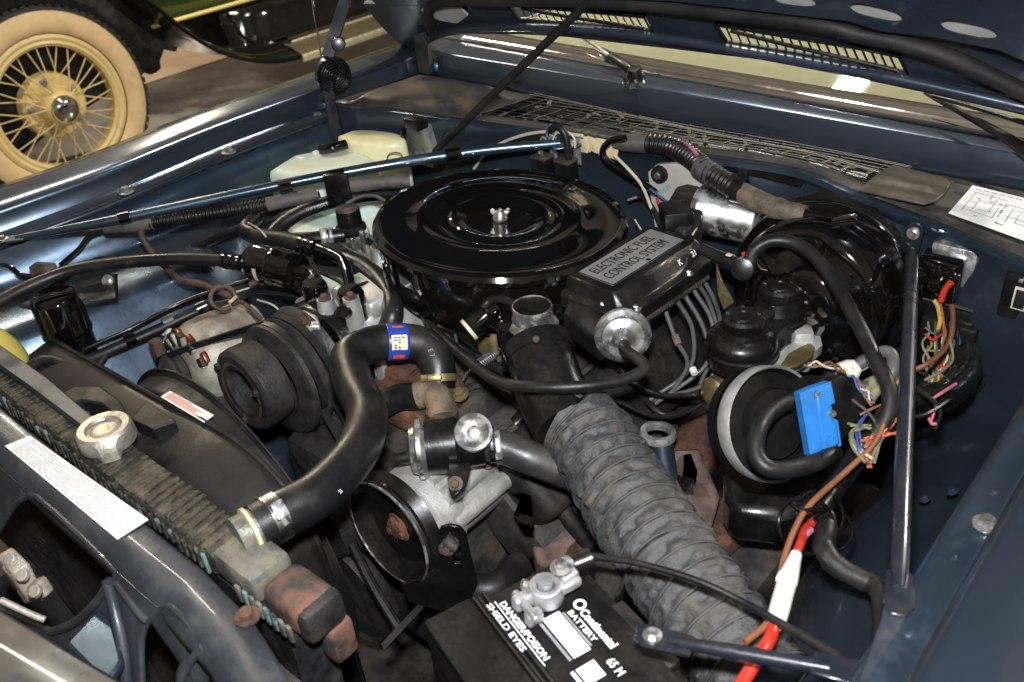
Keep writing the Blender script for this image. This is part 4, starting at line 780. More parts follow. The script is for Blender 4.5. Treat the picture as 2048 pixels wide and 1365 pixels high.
MB().poly3([A(u, v, .845) for u, v in ((588, 600), (604, 590), (622, 594), (632, 620), (640, 650), (612, 652))], (0, 0, -.03)).build('mounting_ear', 'aluminium_clean', cm, bev=.004)
bolt(cm, A(612, 640, .85), (0, -1, .2), .007, 'rusty_steel')
for u, v, rr in ((632, 585, .020), (704, 600, .021)):
    p = A(u, v, .862)
    latho('service_port', 'gloss_black', cm, [(0, .022), (rr * .8, .020), (rr, .010), (rr, -.03), (rr * .8, -.04), (0, -.045)], p, (0, -.1, 1), 28)
latho('port_cap', 'gloss_black', cm, [(0, .012), (.010, .011), (.012, 0), (0, 0)], A(692, 622, .86), (.3, -.6, .3), 18)
# discharge muffler with its hose, suction hose with crimped ends
mf = thing('muffler_canister', 'small glossy black canister lying on top of the compressor', 'canister', A(545, 540, .84))
m0, m1 = A(500, 522, .872), A(600, 545, .872); md = (m1 - m0).normalized(); ml = (m1 - m0).length
latho('shell', 'gloss_black', mf, [(0, 0), (.014, 0), (.026, .004), (.030, .012), (.0315, .02), (.0315, ml * .5), (.0325, ml * .52), (.0325, ml * .6), (.0315, ml * .62), (.0315, ml - .016), (.028, ml - .004), (.014, ml + .002), (.012, ml + .02), (0, ml + .02)], m0, md, 44)
a_, b_, c_ = frame(md, ref=(CAM_POS - m0))
MB().sheet([[m0 + c_ * h + (a_ * math.cos(t) + b_ * math.sin(t)) * .0322 for h in (.035, .043)] for t in [.35 + .12 * i for i in range(7)]]).build('paint_mark', 'cream_wire', mf)
tubeo('drain_fitting', 'copper', mf, [m0 + md * .03 - V((0, 0, .02)), m0 + md * .02 + V((-.01, -.02, -.035))], .005, 10, 3)
tubeo('outlet_pipe', 'gloss_black', mf, [m1, m1 + md * .02, A(632, 565, .875)], .012, 16, 5)
h1 = thing('suction_hose', 'long black air conditioning hose arching over the inner fender from left edge', 'hose', A(250, 530, .82))
tubeo('hose', 'hose_rubber', h1, AL((-60, 640, .87), (0, 603, .875), (70, 568, .88), (150, 540, .885), (260, 524, .888), (370, 518, .885), (440, 521, .88), (480, 526, .875)), .0105, 18, 8)
for t in range(3): latho('crimp', 'gloss_black', h1, [(.011, -.004), (.0135, -.003), (.0135, .003), (.011, .004)], A(452 + 14 * t, 522 + 2 * t, .8785 - .001 * t), md, 20, close=True)
tubeo('ferrule', 'gloss_black', h1, [A(448, 522, .879), A(500, 528, .873)], .0108, 16, 3)
h2 = thing('discharge_hose', 'short thick hose with black crimped metal pipe bending down to compressor', 'hose', A(600, 480, .82))
tubeo('hose', 'hose_rubber', h2, AL((545, 425, .84), (510, 440, .855), (492, 462, .868), (520, 474, .878), (575, 482, .885), (625, 495, .887)), .0145, 20, 8)
tubeo('metal_pipe', 'gloss_black', h2, AL((620, 494, .887), (660, 508, .886), (685, 522, .884), (695, 548, .878), (703, 590, .866)), [.0125, .010, .009, .009, .009], 16, 8)
for t in range(3): latho('crimp', 'gloss_black', h2, [(.013, -.004), (.0155, -.003), (.0155, .003), (.013, .004)], A(606 + 12 * t, 490 + 4 * t, .887), md, 22, close=True)
tubeo('cable_tie', 'cream_wire', h2, AL((496, 446, .885), (508, 452, .893), (522, 462, .897), (532, 474, .893)), .0016, 6, 5)

# ================================================================ alternator and belts
al = thing('alternator', 'dusty tan alternator with copper windings beside the clutch pulley', 'alternator', A(430, 720, .62))
P0 = A(425, 716, .74); ax = V((-.05, -1, .1)).normalized()
latho('housing', 'alternator_metal', al, [(0, .05), (.02, .052), (.045, .048), (.062, .036), (.070, .02), (.072, 0), (.072, -.06), (.066, -.085), (0, -.09)], P0, ax, 40, fn=lambda r, h, t: (r * (1 - (.06 if r > .06 and math.sin(9 * t) > .55 else 0)), h))
for i in range(7):
    th = R_(25 + 30 * i); d = V((math.cos(th), 0, math.sin(th)))
    boxo('vent_rib', 'alternator_metal', al, P0 + ax * .040 + d * .045, (.030, .010, .012), (d, ax, d.cross(ax)), .003)
for i in range(6):
    th = R_(15 + 30 * i + 15); d = V((math.cos(th), 0, math.sin(th))); boxo('vent_opening', 'dark_iron', al, P0 + ax * .0395 + d * .050, (.026, .012, .016), (d, ax, d.cross(ax)), .003)
for i in range(4):
    th = R_(35 + 36 * i); d = V((math.cos(th), 0, math.sin(th))); boxo('winding', 'copper_wire', al, P0 + ax * .034 + d * .056, (.022, .010, .02), (d, ax, d.cross(ax)), .004)
MB().box(P0 + V((-.075, -.05, .01)), (.02, .02, .05), None, .004).build('adjuster_ear', 'rusty_steel', al)
latho('pulley', 'dark_iron', al, [(0, .085), (.012, .085), (.03, .078), (.034, .074), (.026, .066), (.034, .058), (.03, .054), (0, .054)], P0, ax, 32)
tubeo('bracket', 'rusty_steel', al, [A(430, 780, .70), A(455, 820, .69), A(470, 850, .68)], .009, 8, 4)
def belt(name, label, pts, wd, th, axd, mt='rubber', group=None):
    p = spline(pts, 8); b = MB(); N = len(p); vs = []
    for i in range(N):
        t = (p[min(i + 1, N - 1)] - p[max(0, i - 1)]).normalized(); n_ = t.cross(V(axd)).normalized(); w_ = V(axd).normalized()
        vs += [p[i] + w_ * wd / 2 + n_ * th / 2, p[i] - w_ * wd / 2 + n_ * th / 2, p[i] - w_ * wd * .3 - n_ * th / 2, p[i] + w_ * wd * .3 - n_ * th / 2]
    b.add(vs, [[4 * i + j, 4 * i + (j + 1) % 4, 4 * i + 4 + (j + 1) % 4, 4 * i + 4 + j] for i in range(N - 1) for j in range(4)] + [[3, 2, 1, 0], [4 * N - 4, 4 * N - 3, 4 * N - 2, 4 * N - 1]])
    return tag(b.build(name, mt, ang=50), label, 'belt', group)
def around(c, r, a0, a1, n=10): return [c + V((math.cos(R_(a0 + (a1 - a0) * i / n)) * r, 0, math.sin(R_(a0 + (a1 - a0) * i / n)) * r)) for i in range(n + 1)]
c1 = PC + V((.022, .048, 0)); low = V((0, c1.y, .45))
belt('drive_belt', 'black belt running from alternator over the compressor clutch pulley', [P0 + ax * .066 + V((-.028, 0, .0))] + [P0 + ax * .066 + V((-.012, 0, .028))] + around(c1, .088, 118, -25) + [low + V((.09, 0, .02)), low + V((.06, 0, -.05))], .011, .009, (0, 1, 0))
c2 = PC + V((.028, .072, 0)); low2 = V((0, c2.y, .45))
belt('drive_belt', 'outer black belt dropping from the compressor pulley behind the radiator hose', [c2 + V((-.05, 0, -.06))] + around(c2, .090, 200, -30, 14) + [low2 + V((.095, 0, .04)), low2 + V((.06, 0, -.05))], .012, .009, (0, 1, 0))

# ================================================================ air pump and diverter valve
pu = thing('air_pump', 'cast aluminium air pump with black pulley and rusty centre bolts', 'air pump', A(880, 1050, .55))
PP = A(790, 1058, .682); ax = V((-.02, -1, .06)).normalized(); D_ = -ax
latho('pulley', 'satin_black', pu, [(0, -.006), (.054, -.006), (.064, .002), (.072, .013), (.075, .013), (.0785, .008), (.072, .0), (.078, -.010), (.080, -.014), (.05, -.018), (0, -.018)], PP, ax, 56)
latho('pulley_rim', 'zinc', pu, [(.0745, .0145), (.0765, .014), (.0765, .0115), (.0745, .0118)], PP, ax, 56, close=True)
for i in range(3):
    th = R_(100 + 120 * i); bolt(pu, PP + ax * -.004 + V((math.cos(th) * .013, 0, math.sin(th) * .013)), ax, .006, 'rust', washer=True)
latho('hub', 'rust', pu, [(0, .003), (.014, .002), (.018, -.006), (0, -.006)], PP, ax, 16)
bc = PP + D_ * .02
MB().lathe([(0, 0), (.055, 0), (.066, .008), (.068, .03), (.066, .05), (.060, .055), (.058, .13), (.05, .14), (0, .14)], bc, D_, 40).build('body', 'aluminium', pu)
for dx, dz in ((.045, .04), (.058, .005), (.02, .062)):
    MB().lathe([(0, 0), (.014, 0), (.014, .12), (.011, .125), (0, .125)], bc + V((dx, .03, dz)), (0, 1, 0), 16).build('casting_rib', 'aluminium', pu)
MB().box(bc + V((.02, .11, .045)), (.07, .05, .05), None, .01).build('rear_housing', 'aluminium', pu)
for dx, dz in ((.035, .07), (.055, .05)): bolt(pu, bc + V((dx, .11, dz)), (.3, -.2, 1), .0055, 'rusty_steel')
# slotted adjusting bracket and rear bracket
o = A(905, 1085, .69); x_ = (A(935, 1085, .69) - o).normalized(); y_ = V((0, 0, 1)); x_ = V((.75, .6, 0)).normalized()
def rot2(pts, a): return [(x * math.cos(a) - y * math.sin(a), x * math.sin(a) + y * math.cos(a)) for x, y in pts]
out = [(-.016, .03), (-.010, .042), (.002, .046), (.014, .042), (.020, .03), (.022, -.01), (.026, -.06), (.012, -.10), (-.03, -.11), (-.07, -.09), (-.075, -.06), (-.03, -.04), (-.012, -.02)]
slot = [(-.005, .028), (0, .034), (.006, .034), (.010, .028), (.011, .0), (.008, -.022), (.0, -.022), (-.003, .0)]
MB().plate(out, [slot], .005, o + V((.01, -.01, -.0)), x_, y_).build('slotted_bracket', 'satin_black', pu, bev=.001)
bolt(pu, A(893, 1098, .70), (.5, -.7, .2), .006, 'rusty_steel')
tubeo('slot_spacer', 'dark_iron', pu, AL((888, 1060, .71), (897, 1085, .705), (915, 1098, .70)), [.004, .010, .006], 10, 4)
MB().poly3([A(u, v, .68) for u, v in ((1008, 962), (1022, 944), (1044, 948), (1056, 975), (1062, 1040), (1064, 1066), (1045, 1060), (1026, 1030), (1040, 1000), (1020, 985))], (.0, .006, 0)).build('rear_bracket', 'satin_black', pu, bev=.001)
belt('drive_belt', 'black belt wrapped under the air pump pulley, hanging toward the fan shroud', [PP + ax * .003 + V((-.072, 0, .02))] + around(PP + ax * .003, .077, 190, 330, 10) + [A(860, 1190, .60), A(770, 1290, .55)], .010, .009, (0, 1, 0))
tag(tubeo('belt_strand', 'rubber', None, AL((706, 1090, .60), (745, 1170, .57), (800, 1260, .53)), .007, 8, 5), 'dark belt strand running down beside the fan shroud edge', 'belt')
dv = thing('diverter_valve', 'black diverter valve with two silver caps above the air pump', 'valve', A(900, 920, .70))
v0, v1 = A(795, 902, .785), A(985, 880, .785); vd = (v1 - v0).normalized(); vl = (v1 - v0).length
latho('body', 'satin_black', dv, [(0, vl * .30), (.036, vl * .30), (.037, vl * .62), (.033, vl * .66), (.031, vl * .9), (.022, vl * .93), (0, vl * .93)], v0, vd, 36)
latho('diaphragm_can', 'zinc', dv, [(.0, vl * .13), (.026, vl * .13), (.032, vl * .15), (.034, vl * .20), (.039, vl * .22), (.040, vl * .27), (.037, vl * .31), (0, vl * .31)], v0, vd, 44)
latho('can_band', 'zinc_bright', dv, [(.0375, vl * .215), (.0405, vl * .222), (.0408, vl * .262), (.0375, vl * .27)], v0, vd, 44, close=True)
tubeo('nipple', 'satin_black', dv, [v0 + vd * (vl * .14) + V((0, 0, -.012)), v0 + V((0, 0, -.014)) - vd * .004], [.009, .007], 12, 3)
ca = A(948, 866, .815)
latho('relief_cap', 'zinc', dv, [(0, .006), (.006, .006), (.009, .0045), (.016, .006), (.020, .0085), (.024, .007), (.0255, .002), (.0245, -.004), (.02, -.006), (.018, -.03), (0, -.03)], ca, (.42, -.50, .72), 36)
MB().poly3([A(u, v, .79) for u, v in ((895, 930), (942, 930), (938, 950), (926, 985), (910, 992), (896, 980))], V((-.3, .3, -.2)) * .02).build('mount_ear', 'satin_black', dv, bev=.002)
bolt(dv, A(911, 968, .795), (.45, -.6, .65), .0055, 'rusty_steel')
clamp(dv, A(984, 890, .785), vd, .022, .010, 'black_plastic'); clamp(dv, A(996, 893, .784), vd, .022, .008, 'zinc')
tag(tubeo('air_hose', 'paint_dirty', None, [A(972, 889, .785)] + AL((1010, 896, .78), (1060, 916, .77), (1110, 935, .755), (1160, 955, .74)), [.021, .022, .0225, .022, .021], 22, 7), 'short blue-grey air hose from diverter valve to behind the duct', 'hose')
ah = thing('air_elbow', 'dusty elbow hose with tan end rising behind the diverter valve', 'hose', A(850, 800, .70))
tubeo('elbow', 'rubber', ah, AL((765, 808, .765), (800, 795, .775), (838, 792, .782)), .0195, 20, 6)
tubeo('elbow_end', 'dirty_tape', ah, AL((834, 792, .782), (862, 786, .786), (880, 806, .782), (886, 840, .772)), [.020, .0215, .021, .020], 20, 7)
latho('elbow_band', 'rusty_steel', ah, [(.0195, -.004), (.0225, -.004), (.0225, .004), (.0195, .004)], A(884, 826, .777), (0.02, -.05, -1), 24, close=True)

# ================================================================ battery
bt = thing('battery', 'black car battery with white printed label and lead terminal clamps', 'battery', A(1090, 1300, .62))
ZT = .822
o = A(848, 1247, ZT); b0 = A(950, 1192, ZT); b1 = A(1082, 1365, ZT); ex = (b1 - b0); ex.z = 0; ex.normalize(); ey = V((-ex.y, ex.x, 0))
ax3 = (ex, ey, V((0, 0, 1))); wy = .178
def BT(a, b, z=ZT): return V((o.x, o.y, z)) + ex * a + ey * b
def BI(u, v): q = A(u, v, ZT) - o; return q.dot(ex), q.dot(ey)
MB().box(BT(.13, wy / 2, ZT - .108), (.27, wy, .19), ax3, .006).build('case', 'matte_black', bt)
MB().box(BT(.13, .027, ZT - .006), (.268, .054, .012), ax3, .004).build('vent_cover', 'matte_black', bt)
MB().box(BT(.14, .118, ZT - .007), (.268, .096, .010), ax3, .004).build('lid', 'matte_black', bt)
for i in range(3): MB().box(BT(.13, .058 + i * .0055, ZT - .008 - .003 * (i == 1)), (.268, .0035, .010), ax3, .0015).build('lid_rib', 'dusty_black', bt)
MB().box(BT(.13, .172, ZT - .010), (.09, .016, .012), ax3, .003).build('handle_lug', 'dusty_black', bt)
ZL = ZT - .0004
def quad(a0, a1, b0_, b1_, mt): MB().plate([(a0, b0_), (a1, b0_), (a1, b1_), (a0, b1_)], [], .0004, BT(0, 0, ZL + .0006), ex, ey).build('label_print', mt, bt, flat=True)
def btxt(body, a, b, wid, hgt, bold=.02): text('label_lettering', body, 'print_white', bt, BT(a, b, ZL + .0004), ex, ey, (wid, hgt), bold=bold)
quad(.064, .119, .098, .117, 'print_white'); quad(.062, .119, .0925, .0955, 'print_grey'); quad(.130, .150, .092, .112, 'print_white'); quad(.130, .150, .086, .0895, 'print_white'); quad(.068, .116, .1185, .1205, 'print_grey'); quad(.017, .110, .0705, .0716, 'print_white')
btxt('BATTERY', .070, .123, .0105, .0085); btxt('Continental', .0765, .1325, .0112, .0125, .035); btxt('DANGER/POISON', .022, .0735, .0105, .0095, .03); btxt('SHIELD EYES', .016, .0615, .0125, .0085)
btxt('65 M', .138, .120, .010, .0125)
latho('label_emblem', 'print_white', bt, [(.0040, .0004), (.0066, .0004), (.0066, 0), (.0040, 0)], BT(.069, .139, ZL), (0, 0, 1), 24, close=True)
# terminals
tp = A(1092, 1178, ZT + .018)
latho('post', 'lead', bt, [(0, .012), (.008, .012), (.009, -.022), (0, -.022)], tp, (0, 0, 1), 20)
tc_ = MB().lathe([(.009, .006), (.016, .007), (.018, .002), (.018, -.012), (.015, -.016), (.009, -.016)], tp, (0, 0, 1), 24, close=True)
tc_.box(tp + ex * -.004 + ey * -.024 + V((0, 0, -.004)), (.014, .024, .016), ax3, .004).box(tp + ex * .018 + ey * -.026 + V((0, 0, -.006)), (.012, .018, .015), ax3, .003)
tc_.tube([tp + ex * -.014 + ey * -.028, tp + ex * .028 + ey * -.028], .0045, 10, 3).box(tp + ex * .006 + ey * .022, (.018, .026, .012), ax3, .004)
tc_.build('terminal_clamp', 'lead', bt, bev=.0015)
t2 = A(1132, 1150, ZT + .02)
t_ = MB().box(t2, (.024, .022, .018), ax3, .006).box(t2 + V((0, 0, .010)) + ex * -.004 + ey * .004, (.015, .014, .012), ax3, .004)
t_.build('cable_lug', 'lead', bt, bev=.0015); bolt(bt, A(1122, 1136, ZT + .034), (0, 0, 1), .0065, 'zinc'); bolt(bt, A(1058, 1172, ZT + .012), (-.6, -.6, .4), .006, 'zinc', washer=False)
tag(tubeo('battery_cable', 'rubber', None, AL((1172, 1114, .835), (1215, 1117, .842), (1290, 1130, .850), (1400, 1164, .852), (1500, 1212, .85), (1600, 1270, .86), (1690, 1325, .88)), [.005, .0038, .0035, .0035, .0035, .0042, .005], 12, 8), 'thin black cable crossing over the ribbed duct from the battery terminal', 'cable')
tubeo('cable_boot', 'satin_black', bt, AL((1150, 1130, .832), (1185, 1116, .836)), .012, 14, 3)
# ================================================================ bottles on the passenger side
def blob(outline, zt, zb, ex=1.06, sh=.012):          # moulded tank: rounded shoulder, slightly flared body
    c = sum((A(u, v, zt) for u, v in outline), V()) / len(outline); top = spline([A(u, v, zt) for u, v in outline] + [A(*outline[0], zt)], 4)[:-1]
    L = []
    for k, dz in ((.80, .0), (.93, -.002), (1.0, -sh * .5), (ex, -sh * 1.6), (ex + .02, -.06), (ex + .02, (zb - zt))): L.append([V((c.x + (p.x - c.x) * k, c.y + (p.y - c.y) * k, zt + dz)) for p in top])
    return loft(L)
wb = thing('washer_bottle', 'translucent white washer bottle with black cap beside the passenger fender', 'bottle', A(640, 400, .68))
blob([(540, 338), (575, 316), (600, 306), (692, 294), (738, 312), (752, 332), (690, 338), (585, 346)], .892, .70, 1.03, .010).build('tank', 'bottle_white', wb, ang=60)
blob([(575, 455), (620, 425), (690, 415), (730, 440), (700, 470), (620, 478)], .80, .66).build('lower_tank', 'bottle_white', wb, ang=60)
tubeo('cap', 'gloss_black', wb, [A(640, 300, .902), A(666, 296, .904), A(692, 289, .904)], .010, 14, 4)
MB().box(A(600, 318, .890), (.02, .012, .01), None, .003).box(A(632, 308, .892), (.012, .012, .012), None, .003).build('moulded_tab', 'bottle_white', wb)
ob = thing('coolant_bottle', 'cream plastic overflow bottle behind the washer bottle near the firewall', 'bottle', A(750, 330, .70))
blob([(676, 270), (714, 258), (790, 264), (808, 280), (752, 288), (700, 284)], .912, .70, 1.03, .008).build('tank', 'bottle_cream', ob, ang=60)
tubeo('level_wire', 'brown_wire', ob, [AY(u, v, .13) for u, v in ((774, 325), (776, 312), (786, 306), (800, 307), (806, 316))], .0013, 6, 5)
blob([(756, 350), (785, 335), (802, 345), (790, 362), (764, 366)], .83, .74).build('fluid_window', 'washer_fluid', ob)
yb = thing('yellow_bottle', 'yellow plastic bottle at left edge behind radiator', 'bottle', A(0, 760, .66))
yc = A(0, 735, .80)
MB().lathe([(0, .052), (.02, .050), (.034, .040), (.046, .018), (.052, -.005), (.054, -.03), (.054, -.13), (0, -.13)], yc + V((-.018, -.005, .01)), (0, 0, 1), 40).build('tank', 'bottle_yellow', yb)
tubeo('outlet_hose', 'rubber', yb, AL((60, 735, .80), (90, 722, .805), (125, 728, .80), (160, 755, .79), (190, 780, .77)), .0095, 14, 7)
# ignition module, relays
im = thing('ignition_module', 'grey metal ignition module bolted to firewall behind the bottles', 'module', AY(850, 320, .24))
mo = AY(848, 283, .235)
boxo('case', 'galvanised', im, mo, (.072, .035, .09), None, .004)
MB().plate([(-.045, -.048), (.045, -.05), (.052, .03), (.03, .05), (-.04, .048)], [(.036 + .004 * math.cos(t), .03 + .004 * math.sin(t)) for t in [i * .6 for i in range(10)]] and [], .003, mo + V((.0, .019, .003)), V((1, 0, 0)), V((0, 0, 1))).build('mount_plate', 'galvanised', im)
bolt(im, mo + V((.044, .016, .02)), (0, -1, 0), .006, 'zinc')
boxo('plug', 'black_plastic', im, AY(832, 246, .205), (.040, .03, .022), None, .004)
tubeo('plug_lead', 'gloss_black', im, [AY(808, 258, .195), AY(806, 290, .19), AY(812, 315, .19), AY(818, 345, .19)], .006, 10, 6)
for k, (u, v, lab) in enumerate(((1085, 320, 'small black relay box with green wire, left one of two behind air cleaner'), (1132, 328, 'small black relay box with thick lead, right one of two behind air cleaner'))):
    rl = thing('relay_box', lab, 'relay', AY(u, v + 40, .245), 'relay boxes behind the air cleaner')
    c = AY(u, v, .245); boxo('case', 'black_plastic', rl, c + V((0, 0, -.022)), (.033, .030, .055), None, .003)
    boxo('top', 'flap_plastic', rl, c + V((0, 0, .007)), (.034, .031, .006), None, .002)
    boxo('bracket', 'galvanised', rl, c + V((.012, .018, .02)), (.016, .003, .05), None, .001)
    if k == 0:
        tubeo('stud', 'brass_zinc', rl, [c + V((0, 0, .006)), c + V((0, 0, .026))], .0028, 10, 2)
        tubeo('green_lead', 'green_wire', rl, [AY(u, v, .24) for u, v in ((1079, 308), (1080, 288), (1084, 275), (1092, 280))], .0018, 8, 6)
        tubeo('blue_lead', 'blue_wire', rl, [AY(u, v, .24) for u, v in ((1082, 300), (1100, 285), (1093, 268), (1098, 252), (1114, 250), (1128, 258))], .0020, 8, 6)
        tubeo('white_lead', 'cream_wire', rl, [AY(u, v, .24) for u, v in ((1105, 282), (1112, 268), (1130, 262), (1148, 276), (1150, 296))], .0016, 8, 6)
    else: tubeo('thick_lead', 'rubber', rl, [AY(u, v, .235) for u, v in ((1100, 262), (1112, 254), (1126, 262), (1134, 285), (1137, 318))], .0065, 12, 6)
# prop rod
pt = HP(*H(1200, -18, .01), off=.01); pb = AY(868, 304, .225)
tag(tubeo('prop_rod', 'dusty_black', None, [pb, pb.lerp(pt, .12), pb.lerp(pt, .5), pt], [.0055, .0075, .0075, .007], 12, 6), 'long thin dark prop rod standing diagonally between firewall and hood', 'rod')

# ================================================================ valve, heater hoses by the air cleaner
ev = thing('vacuum_valve', 'black vacuum valve with dusty round top left of the air cleaner', 'valve', A(695, 480, .80))
ec_ = A(694, 416, .905)
latho('body', 'satin_black', ev, [(0, 0), (.019, 0), (.0205, -.004), (.0215, -.030), (.026, -.034), (.027, -.040), (.022, -.046), (0, -.046)], ec_, (0, 0, 1), 32)
latho('top_disc', 'flap_plastic', ev, [(0, .0012), (.006, .001), (.0065, .0025), (.009, .0025), (.0095, .001), (.0195, .0008), (.020, -.002)], ec_, (0, 0, 1), 32)
MB().box(ec_ + V((0, 0, -.062)), (.03, .03, .03), None, .004).box(ec_ + V((.02, .01, -.065)), (.012, .02, .03), None, .003).lathe([(0, 0), (.006, 0), (.006, .02), (0, .02)], ec_ + V((.028, 0, -.055)), (0, 0, 1), 6).build('linkage', 'zinc', ev, bev=.001)
MB().box(ec_ + V((.03, .03, -.09)), (.05, .05, .06), None, .01).build('base', 'alternator_metal', ev)
tubeo('thin_pipe', 'wire_grey', ev, AL((692, 408, .915), (720, 394, .918), (748, 392, .912), (770, 402, .90)), .003, 8, 6)
hh = thing('heater_hose', 'pair of black heater hoses curving beneath the brace rod', 'hose', A(600, 450, .80))
tubeo('hose', 'hose_rubber', hh, AL((800, 388, .86), (740, 390, .872), (670, 402, .878), (610, 422, .872), (565, 448, .862), (540, 475, .85), (530, 500, .83)), .0125, 18, 8)
tubeo('hose', 'hose_rubber', hh, AL((640, 395, .865), (580, 408, .86), (535, 428, .855), (505, 450, .845), (440, 475, .82), (390, 498, .80)), .0115, 18, 8)
tubeo('hose', 'hose_rubber', hh, AL((590, 480, .86), (630, 478, .862), (690, 470, .862)), .0125, 18, 6)
clamp(hh, A(650, 474, .863), A(690, 470, .862) - A(630, 478, .862), .013, .012, 'zinc'); clamp(hh, A(664, 473, .863), A(690, 470, .862) - A(630, 478, .862), .0135, .006, 'zinc')
for i, ch in enumerate('HEATERHOSE'):
    pass
dd_ = (A(700, 398, .89) - A(600, 427, .884)).normalized(); cc_ = (CAM_POS - A(650, 410, .885)).normalized(); yy = (cc_ - dd_ * cc_.dot(dd_)).normalized(); yy2 = yy.cross(dd_) * 1
text('hose_lettering', 'IN HEATER', 'print_grey', hh, A(612, 424, .872) + yy * .0128, dd_, (V((0, 0, 1)) - yy * yy.z - dd_ * dd_.z).normalized(), (.011, .009), up=.0006)
tag(tubeo('bypass_hose', 'hose_rubber', None, AL((640, 512, .85), (690, 520, .858), (740, 545, .856), (778, 590, .848), (785, 630, .836), (772, 668, .81)), .0165, 40, 8, fn=seam), 'curved black coolant hose beside the air cleaner housing', 'hose')

# ================================================================ harness and pipes along passenger side
lm = thing('fender_harness', 'ribbed wiring loom taped up under the left brace rod', 'wiring', A(400, 440, .86))
def ribs(L, t): return 1 + .10 * math.copysign(abs(math.sin(L * 1000)) ** .5, math.sin(L * 1000))
MB().tube(AL((300, 446, .905), (360, 436, .908), (440, 424, .912), (540, 408, .918)), .0115, 14, 70, fn=ribs).build('ribbed_loom', 'black_plastic', lm, ang=60)
MB().tube(AL((210, 456, .905), (260, 448, .908), (310, 444, .905)), [.011, .015, .013], 12, 8, fn=lambda L, t: 1 + .1 * noise.noise(V((L * 90, t, 0)))).build('tape_wrap', 'loom_tape', lm)
MB().tube(AL((535, 409, .918), (570, 402, .92), (635, 388, .922)), .0125, 12, 8, fn=lambda L, t: 1 + .1 * noise.noise(V((L * 70, t, 4)))).build('tape_wrap', 'loom_tape', lm)
MB().tube(AL((690, 372, .915), (760, 365, .912), (820, 362, .908)), .0125, 10, 8, fn=lambda L, t: 1 + .1 * noise.noise(V((L * 70, t, 7)))).build('tape_wrap', 'loom_tape', lm)
boxo('loom_bracket', 'satin_black', lm, A(676, 378, .925), (.042, .01, .055), (V((.8, .6, 0)), V((-.6, .8, 0)), V((0, 0, 1))), .002)
tubeo('lead', 'gloss_black', lm, AL((215, 456, .905), (180, 470, .90), (155, 500, .88), (120, 530, .86)), .0035, 8, 6)
tubeo('lead', 'rubber', lm, AL((215, 458, .904), (120, 468, .91), (20, 482, .91)), .0025, 8, 6)
tubeo('lead', 'gloss_black', lm, AL((0, 530, .86), (20, 535, .865), (40, 550, .855), (70, 556, .85)), .005, 8, 6)
ap_ = thing('metal_pipe', 'kinked dark metal pipe descending along the blue inner fender', 'pipe', A(330, 530, .78))
tubeo('pipe', 'rusty_steel', ap_, AL((280, 456, .90), (286, 478, .885), (305, 505, .865), (332, 535, .845), (362, 560, .835), (400, 568, .835), (440, 584, .83), (480, 600, .82)), .0058, 12, 8)
fl_ = thing('fender_lines', 'two black lines strapped together along the blue inner fender', 'hoses', A(250, 690, .70))
tubeo('thick_line', 'rubber', fl_, AL((60, 790, .72), (130, 742, .735), (220, 702, .745), (320, 658, .755), (400, 622, .765), (500, 598, .775)), .0095, 14, 8)
tubeo('thin_line', 'satin_black', fl_, AL((100, 735, .745), (180, 694, .76), (260, 658, .77), (350, 612, .78), (420, 585, .79), (500, 560, .80)), .0042, 10, 8)
tubeo('drop_line', 'rubber', fl_, AL((150, 790, .71), (190, 740, .73), (215, 705, .745)), .006, 10, 6)
for u, v, z, mt in ((337, 642, .762, 'wire_grey'), (404, 615, .77, 'satin_black'), (262, 680, .752, 'gloss_black')): latho('strap', mt, fl_, [(.0098, -.009), (.0115, -.009), (.0115, .009), (.0098, .009)], A(u, v, z), A(400, 622, .765) - A(320, 658, .755), 16, close=True)
MB().poly3([A(u, v, .77) for u, v in ((326, 660), (342, 658), (332, 688), (318, 684))], (0, .002, 0)).build('paper_tag', 'white_paper', fl_)
lo = thing('looped_tube', 'small looped brown tube hanging near the compressor', 'tube', A(445, 590, .80))
lc = A(446, 596, .85); a_, b_, c_ = frame((CAM_POS - lc).normalized())
tubeo('loop', 'rusty_steel', lo, [lc + (a_ * math.cos(t) * 1.0 + b_ * math.sin(t)) * .0185 + c_ * (t * .0012) for t in [R_(200 - i * 20) for i in range(18)]] + [A(485, 605, .845), A(522, 638, .83)], .0036, 10, 4)
tubeo('loop_end', 'cream_wire', lo, AL((458, 606, .857), (466, 600, .858), (472, 594, .857)), .0028, 8, 3)
for i, (p, q, r) in enumerate((((470, 585), (520, 570), (560, 560)), ((480, 592), (540, 590), (590, 600)), ((490, 580), (540, 562), (600, 556)))):
    tubeo('thin_wire', 'cream_wire' if i == 0 else 'rubber', lo, [A(*p, .80), A(*q, .815), A(*r, .82)], .0018, 6, 6)
# black canister on its bracket
ca_ = thing('vacuum_canister', 'glossy black two-step canister hanging against blue inner fender', 'canister', A(120, 690, .72))
kc = A(107, 592, .852); kx = (V((.01, -.01, -1))).normalized()
latho('shell', 'gloss_black', ca_, [(0, -.004), (.030, -.004), (.036, 0), (.0385, .006), (.0385, .062), (.040, .066), (.0385, .071), (.0370, .074), (.0365, .108), (.031, .116), (0, .118)], kc, kx, 48)
MB().poly3([A(u, v, .858) for u, v in ((148, 567), (200, 552), (230, 548), (232, 596), (168, 606), (150, 590))], V((-.004, .006, -.004))).build('bracket', 'satin_black', ca_, bev=.001)
bolt(ca_, A(216, 562, .862), (.4, -.6, .5), .006, 'galvanised')
boxo('connector', 'dirty_tape', ca_, A(88, 540, .868), (.04, .022, .02), (V((.9, .43, 0)), V((-.43, .9, 0)), V((0, 0, 1))), .003)
boxo('connector_base', 'black_plastic', ca_, A(100, 558, .86), (.055, .03, .014), (V((.9, .43, 0)), V((-.43, .9, 0)), V((0, 0, 1))), .003)
